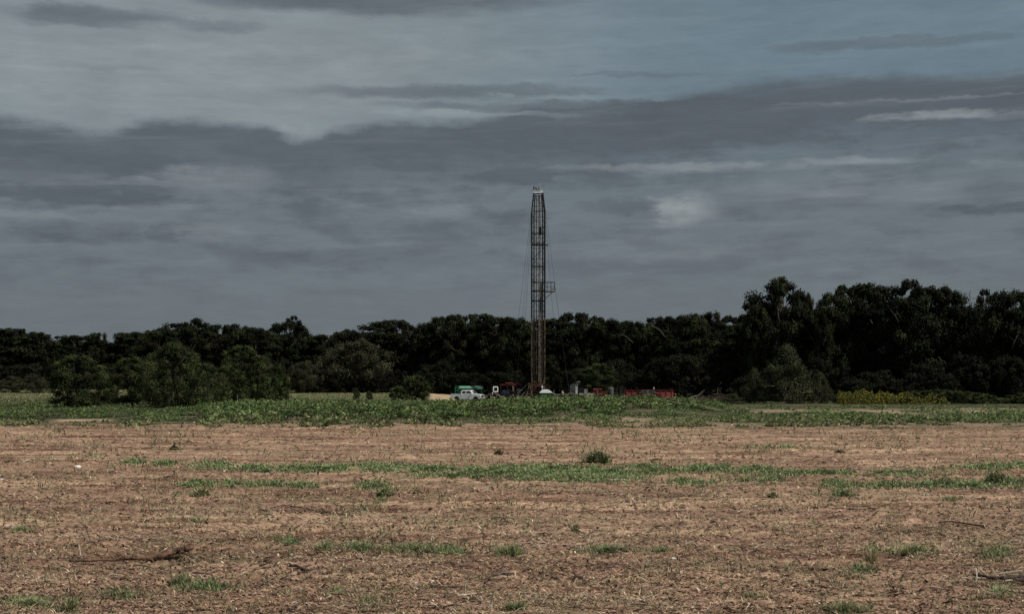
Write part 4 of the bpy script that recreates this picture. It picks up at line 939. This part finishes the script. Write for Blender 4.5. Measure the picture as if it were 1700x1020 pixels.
# grey cabinet
d = 236.; t = tag(empty('control_cabinet', (at(953, d), d, 0), R(-25)), 'tall pale grey control cabinet with an elbow vent pipe on top', 'cabinet')
cb = MB().box(-.55, .45, -.45, .45, .2, 2.7).build('housing', M['grey'], t, bevel=.02)
MB().box(-.5, .0, -.47, -.452, .4, 2.6).build('door', M['grey'], t); MB().box(-.08, -.05, -.50, -.472, 1.3, 1.6).build('handle', M['black'], t)
MB().tube([(.3, .2, 2.7), (.3, .2, 3.05), (.65, .2, 3.15), (.95, .2, 3.1)], .10, 8).build('vent_pipe', M['grey'], t)
MB().box(-.2, .6, -.35, .4, 2.70, 2.85).build('hood', M['grey'], t)
d = 238.; t = tag(empty('power_unit', (at(966, d), d, 0)), 'black power unit with a grey end panel right of the grey cabinet', 'power unit')
MB().box(-.75, .35, -.5, .5, .2, 2.2).build('housing', M['black'], t, bevel=.03); MB().box(.36, .95, -.5, .5, .2, 1.95).build('end_panel', M['grey'], t, bevel=.02)
d = 233.; t = tag(empty('pipe_stack', (at(972, d), d, 0)), 'stack of pale steel pipes on the ground in front of the power unit', 'pipes')
for k in range(7): MB().tube([(-1.0+.1*(k % 3), .2*(k % 3)-.2, 1.02+.11*(k//3)), (1.1+.2*(k % 2), .2*(k % 3)-.2, 1.0+.11*(k//3))], .055, 8).build('pipe', M['pipe'], t)
mb = MB()
for xx in (-.7, .7): mb.box(xx-.06, xx+.06, -.4, .4, 0, .94)
mb.build('trestle', M['rust'], t)
d = 239.; t = tag(empty('scrap_machinery', (at(984, d), d, 0)), 'rusty tangle of machine parts under the feathery shrub', 'machinery')
g = np.random.default_rng(77); mb = MB().box(-.6, .6, -.3, .3, .1, .9, .05, .05)
for k in range(16): a = np.array((g.uniform(-.9, .9), g.uniform(-.3, .3), g.uniform(.2, 1.2))); b = a+g.normal(0, .55, 3)*np.array([1, .3, 1]); b[2] = abs(b[2]); mb.tube([a, b], .045, 5)
mb.build('frame', M['tansteel'], t); MB().lathe((.1, -.35, 1.0), [(.1, -.06), (.42, -.05), (.42, .05), (.1, .06)], 16, 'y').build('flywheel', M['rust'], t)
d = 243.; t = tag(empty('pump_skid', (at(996, d), d, 0)), 'dark red pump unit under the green shrub, left of the long red tank', 'pump')
MB().box(-1.1, 1.3, -.6, .6, .3, 1.6, .05, .1).build('housing', M['darkred'], t, bevel=.05); MB().lathe((-.4, -.2, 1.75), [(.1, -.8), (.3, -.75), (.3, .7), (.1, .75)], 14, 'x').build('motor', M['darkred'], t)
mb = MB()
for xx in (-.9, .1, 1.1): mb.box(xx-.08, xx+.08, -.5, .5, 0, .3)
mb.build('skid', M['black'], t)
d = 244.; t = tag(empty('water_tank', (at(1014, d), d, 0)), 'upright dull grey tank left of the long red tank', 'tank'); MB().lathe((0, 0, .1), [(.5, 0), (.5, 1.9), (.35, 2.1), (.1, 2.15)], 18).build('vessel', mat('dull_tank_grey', (.07, .07, .07), .6, .3, 3), t, smooth=False); MB().lathe((0, 0, 2.25), [(.12, 0), (.12, .12)], 10).build('lid', M['black'], t)
d = 242.; t = tag(empty('wood_debris', (at(1029, d), d, 0)), 'pile of broken timber and roots against the left end of the long red tank', 'debris')
mb = MB()
for k in range(26): a = np.array((g.uniform(-.9, .7), g.uniform(-.5, .3), .1)); b = a+np.array((g.normal(0, .4), g.normal(0, .2), g.uniform(.7, 2.4))); mb.tube([a, (a+b)/2+g.normal(0, .12, 3), b], [.07, .05, .02], 5)
mb.build('timber', M['bark'], t)
# long red tank
d = 247.; x0, x1 = at(1037, d), at(1117, d); L2 = (x1-x0)/2; t = tag(empty('mud_tank', ((x0+x1)/2, d, 0)), 'long open red steel tank behind the dark red car', 'tank')
MB().box(-L2, L2, -1.1, 1.1, .3, 1.72).build('shell', M['red'], t, bevel=.02)
mb = MB().box(-L2-.06, L2+.06, -1.2, -1.1, 1.66, 1.84); mb.box(-L2-.06, L2+.06, 1.1, 1.2, 1.66, 1.84); mb.box(-L2-.06, -L2+.04, -1.1, 1.1, 1.73, 1.84); mb.box(L2-.04, L2+.06, -1.1, 1.1, 1.73, 1.84); mb.build('rim', M['darkred'], t)
for k in range(9): xx = -L2+.25+k*(2*L2-.5)/8; MB().box(xx-.05, xx+.05, -1.18, -1.102, .3, 1.655).build('rib', M['red'], t)
MB().lathe((.8, -.6, 1.85), [(.1, 0), (.14, .1), (.1, .35), (.05, .4)], 10).build('vent', M['paledead'], t)
mb = MB()
for xx in (-L2+.6, L2-.6): mb.box(xx-.2, xx+.2, -1, 1, 0, .298)
mb.build('skid', M['black'], t)
# stakes
for (px, py, d, h, lab) in [(394, 656, 214, .9, 'thin pale stake right of the large tangled bush'), (530, 676, 170, .5, 'short white stake in the weeds left of the small meadow shrubs'), (554, 677, 168, .45, 'short white stake in the weeds beneath the small meadow shrubs'), (1082, 712, 96, .0, '')]:
    if not lab: continue
    x = at(px, d); mb = MB().tube([(0, 0, -.1), (.03, 0, h*.6), (0, 0, h+.25)], .035, 5)
    tag(mb.build('marker_stake', M['stone'], None, loc=(x, d, gz(x, d))), lab, 'stake')

# ------------------------------------------------------------------ light and sky
sun_dir = np.array((.55, -.27, .79)); sun_dir /= np.linalg.norm(sun_dir)
el, az_ = math.asin(sun_dir[2]), math.atan2(sun_dir[0], sun_dir[1])
ld = bpy.data.lights.new('sun', 'SUN'); ld.energy = 4.8; ld.angle = R(.5); ld.color = (1, .955, .88)
lo = bpy.data.objects.new('sun', ld); col.objects.link(lo)
from mathutils import Vector
lo.rotation_euler = Vector(tuple(sun_dir)).to_track_quat('Z', 'Y').to_euler(); lo.location = (0, 0, 80)

w = bpy.data.worlds.new('World'); sc.world = w; w.use_nodes = True; nt = w.node_tree; nt.nodes.clear(); N = nt.nodes.new; Lk = nt.links.new
class E:
    def __init__(s, k): s.k = k
    @staticmethod
    def op(o, *a):
        n = N('ShaderNodeMath'); n.operation = o
        for i, v in enumerate(a):
            if isinstance(v, E): Lk(v.k, n.inputs[i])
            else: n.inputs[i].default_value = v
        return E(n.outputs[0])
    def __add__(s, o): return E.op('ADD', s, o)
    __radd__ = __add__
    def __sub__(s, o): return E.op('SUBTRACT', s, o)
    def __rsub__(s, o): return E.op('SUBTRACT', o, s)
    def __mul__(s, o): return E.op('MULTIPLY', s, o)
    __rmul__ = __mul__
    def __truediv__(s, o): return E.op('DIVIDE', s, o)
def smooth(x, a, b):
    n = N('ShaderNodeMapRange'); n.interpolation_type = 'SMOOTHSTEP'; Lk(x.k, n.inputs[0]); n.inputs[1].default_value = a; n.inputs[2].default_value = b; n.inputs[3].default_value = 0; n.inputs[4].default_value = 1
    return E(n.outputs[0])
def xyz(a, b, c=0.):
    n = N('ShaderNodeCombineXYZ')
    for i, v in enumerate((a, b, c)):
        if isinstance(v, E): Lk(v.k, n.inputs[i])
        else: n.inputs[i].default_value = v
    return n.outputs[0]
def noise(vec, det=5, rough=.55):
    n = N('ShaderNodeTexNoise'); n.inputs['Scale'].default_value = 1; n.inputs['Detail'].default_value = det; n.inputs['Roughness'].default_value = rough; Lk(vec, n.inputs['Vector']); return E(n.outputs['Fac'])
def curve(x, x0, x1, y0, y1, pts):
    t = (x-x0)*(1/(x1-x0)); n = N('ShaderNodeFloatCurve'); c = n.mapping.curves[0]; Lk(t.k, n.inputs['Value'])
    P = [((a-x0)/(x1-x0), (b-y0)/(y1-y0)) for a, b in pts]
    c.points[0].location = P[0]; c.points[-1].location = P[-1]
    for p in P[1:-1]: c.points.new(*p)
    n.mapping.update(); return E(n.outputs[0])*(y1-y0)+y0
tc = N('ShaderNodeTexCoord'); sep = N('ShaderNodeSeparateXYZ'); Lk(tc.outputs['Generated'], sep.inputs[0]); X, Y, Z = [E(sep.outputs[i]) for i in range(3)]
hyp = E.op('SQRT', X*X+Y*Y+1e-6); tanel = Z/hyp; A = E.op('ARCTAN2', X, Y)
U = A*F+CX; V = HY-tanel*F*.985        # azimuth and elevation in angular units of the cloud map
big = noise(xyz(U*(1/420), V*(1/110), 3.), 4) ; med = noise(xyz(U*(1/130), V*(1/30), 7.), 7, .62); fine = noise(xyz(U*(1/48), V*(1/14), 1.), 6, .65)
puff = noise(xyz(U*(1/150), V*(1/46), 9.), 8, .62); bil = noise(xyz(U*(1/75), V*(1/34), 19.), 8, .6); wisp = noise(xyz(U*(1/260), V*(1/18)+U*(.05/18), 29.), 6, .55)
wU = U+(med-.5)*110+(bil-.5)*70; wV = V+(big-.5)*26+(bil-.5)*30+(fine-.5)*10
edge = curve(U, -600, 2300, 0, 400, [(-600, 205), (0, 224), (190, 236), (260, 219), (350, 216), (450, 222), (510, 240), (560, 222), (640, 210), (760, 206), (860, 193), (1000, 190), (1090, 174), (1230, 152), (1330, 144), (1500, 152), (1720, 152), (2300, 160)])
dV = V+(bil-.5)*40+(fine-.5)*16-edge
band = smooth(dV, -11., 17.); depth = smooth(dV, 45., 150.)
def ell(cx, cy, rx, ry, amt, soft=1., usefine=True):
    a = (wU-cx)*(1/rx); b = (wV-cy)*(1/ry); t = 1-(a*a+b*b)
    return smooth(t+(puff-.5)*1.3+(bil-.5)*.8, -.35*soft, .95*soft)*amt
lowmask = smooth(dV, 40., 110.)*(1-smooth(V, 430., 530.)*.8)
dark = band*(1-depth*.62)+lowmask*smooth(puff, .44, .62)*.34
lay = [(620, 8, 350, 30, .85), (170, 58, 140, 20, .75), (375, 66, 85, 13, .5), (1470, 99, 200, 10, .5), (740, 160, 260, 13, .7), (1040, 133, 120, 5, .35), (960, 182, 330, 11, .75), (840, 302, 90, 13, .4), (1030, 345, 80, 12, .45),
       (150, 402, 120, 18, .4), (1640, 365, 110, 9, .55), (840, 362, 80, 14, .4), (200, 137, 90, 6, .3), (1350, 200, 500, 30, .25), (285, 400, 30, 16, .4), (1560, 190, 220, 8, .35), (180, 345, 200, 10, .35), (620, 430, 200, 22, .2), (1000, 240, 500, 26, .15)]
for p in lay: dark = dark+ell(*p)
dark = E.op('MINIMUM', dark, 1.15)
lit = None
for p in [(1130, 352, 62, 30, 1.5, 1.1), (1600, 219, 190, 9, 1.1), (1250, 287, 330, 9, .8), (370, 308, 110, 20, .5), (490, 229, 34, 10, .9), (205, 230, 40, 7, .7), (240, 316, 60, 8, .4), (1400, 330, 250, 22, .3), (900, 167, 100, 5, .9), (260, 150, 460, 60, .55), (960, 4, 150, 7, .8), (740, 355, 60, 12, .5), (1130, 415, 260, 26, .2), (760, 196, 180, 5, .6), (1500, 190, 240, 3, .5), (700, 105, 300, 22, .4), (1640, 297, 60, 8, .4), (120, 375, 200, 8, .35), (360, 392, 80, 14, .4)]:
    e_ = ell(*p); lit = e_ if lit is None else lit+e_
lit = lit*smooth(bil*.5+med*.5, .32, .62)+smooth(wisp, .52, .68)*(1-smooth(V, 400., 520.))*.16
def mixc(f, a, b):
    n = N('ShaderNodeMix'); n.data_type = 'RGBA'; n.clamp_factor = True
    if isinstance(f, E): Lk(f.k, n.inputs[0])
    else: n.inputs[0].default_value = f
    for v, i in ((a, 6), (b, 7)):
        if isinstance(v, tuple): n.inputs[i].default_value = (*v, 1)
        else: Lk(v, n.inputs[i])
    return n.outputs[2]
S = 10.   # colours below are picture radiance; the background runs at strength 0.1
def c_(r, g, b): return tuple(((x/255/12.92) if x <= 10 else ((x/255+.055)/1.055)**2.4)*S for x in (r, g, b))
hiR = smooth(U+(big-.5)*300, 500., 1300.)
up = mixc(hiR, c_(132, 142, 146), c_(107, 125, 136))
low_ = mixc(smooth(V+(big-.5)*60, 380., 560.), c_(116, 126, 131), c_(112, 121, 126))
base = mixc(smooth(dV, 30., 200.), up, low_)
cc = mixc(dark*(.60+puff*.7), base, c_(88, 95, 102))
cc = mixc(lit*.55, cc, c_(151, 158, 161))
tex = (puff-.5)*.22+(med-.5)*.30+(fine-.5)*.20+(big-.5)*.22+(wisp-.5)*.08
mul = N('ShaderNodeVectorMath'); mul.operation = 'SCALE'; Lk(cc, mul.inputs[0]); Lk((1+tex).k, mul.inputs[3])
sky = N('ShaderNodeTexSky'); sky.sky_type = 'NISHITA'; sky.sun_disc = False; sky.sun_elevation = el; sky.sun_rotation = az_
col_ = mixc(.975, sky.outputs[0], mul.outputs[0])
gnd = mixc(smooth(Z, -.03, -.005), c_(70, 60, 48), col_)
bg = N('ShaderNodeBackground'); bg.inputs['Strength'].default_value = .1; Lk(gnd, bg.inputs['Color']); wo = N('ShaderNodeOutputWorld'); Lk(bg.outputs[0], wo.inputs[0])

# ------------------------------------------------------------------ camera
cd = bpy.data.cameras.new('camera'); cam = bpy.data.objects.new('camera', cd); col.objects.link(cam); sc.camera = cam
cam.location = (0, 0, H); cam.rotation_euler = (R(90), 0, 0); cd.sensor_width = 36; cd.lens = 36*F/1700; cd.shift_y = (HY-510)/1700; cd.clip_start = .1; cd.clip_end = 20000
sc.view_settings.view_transform = 'Standard'; sc.view_settings.look = 'None'; sc.view_settings.exposure = 0; sc.view_settings.gamma = 1
sc.render.engine = 'CYCLES'; sc.cycles.max_bounces = 5
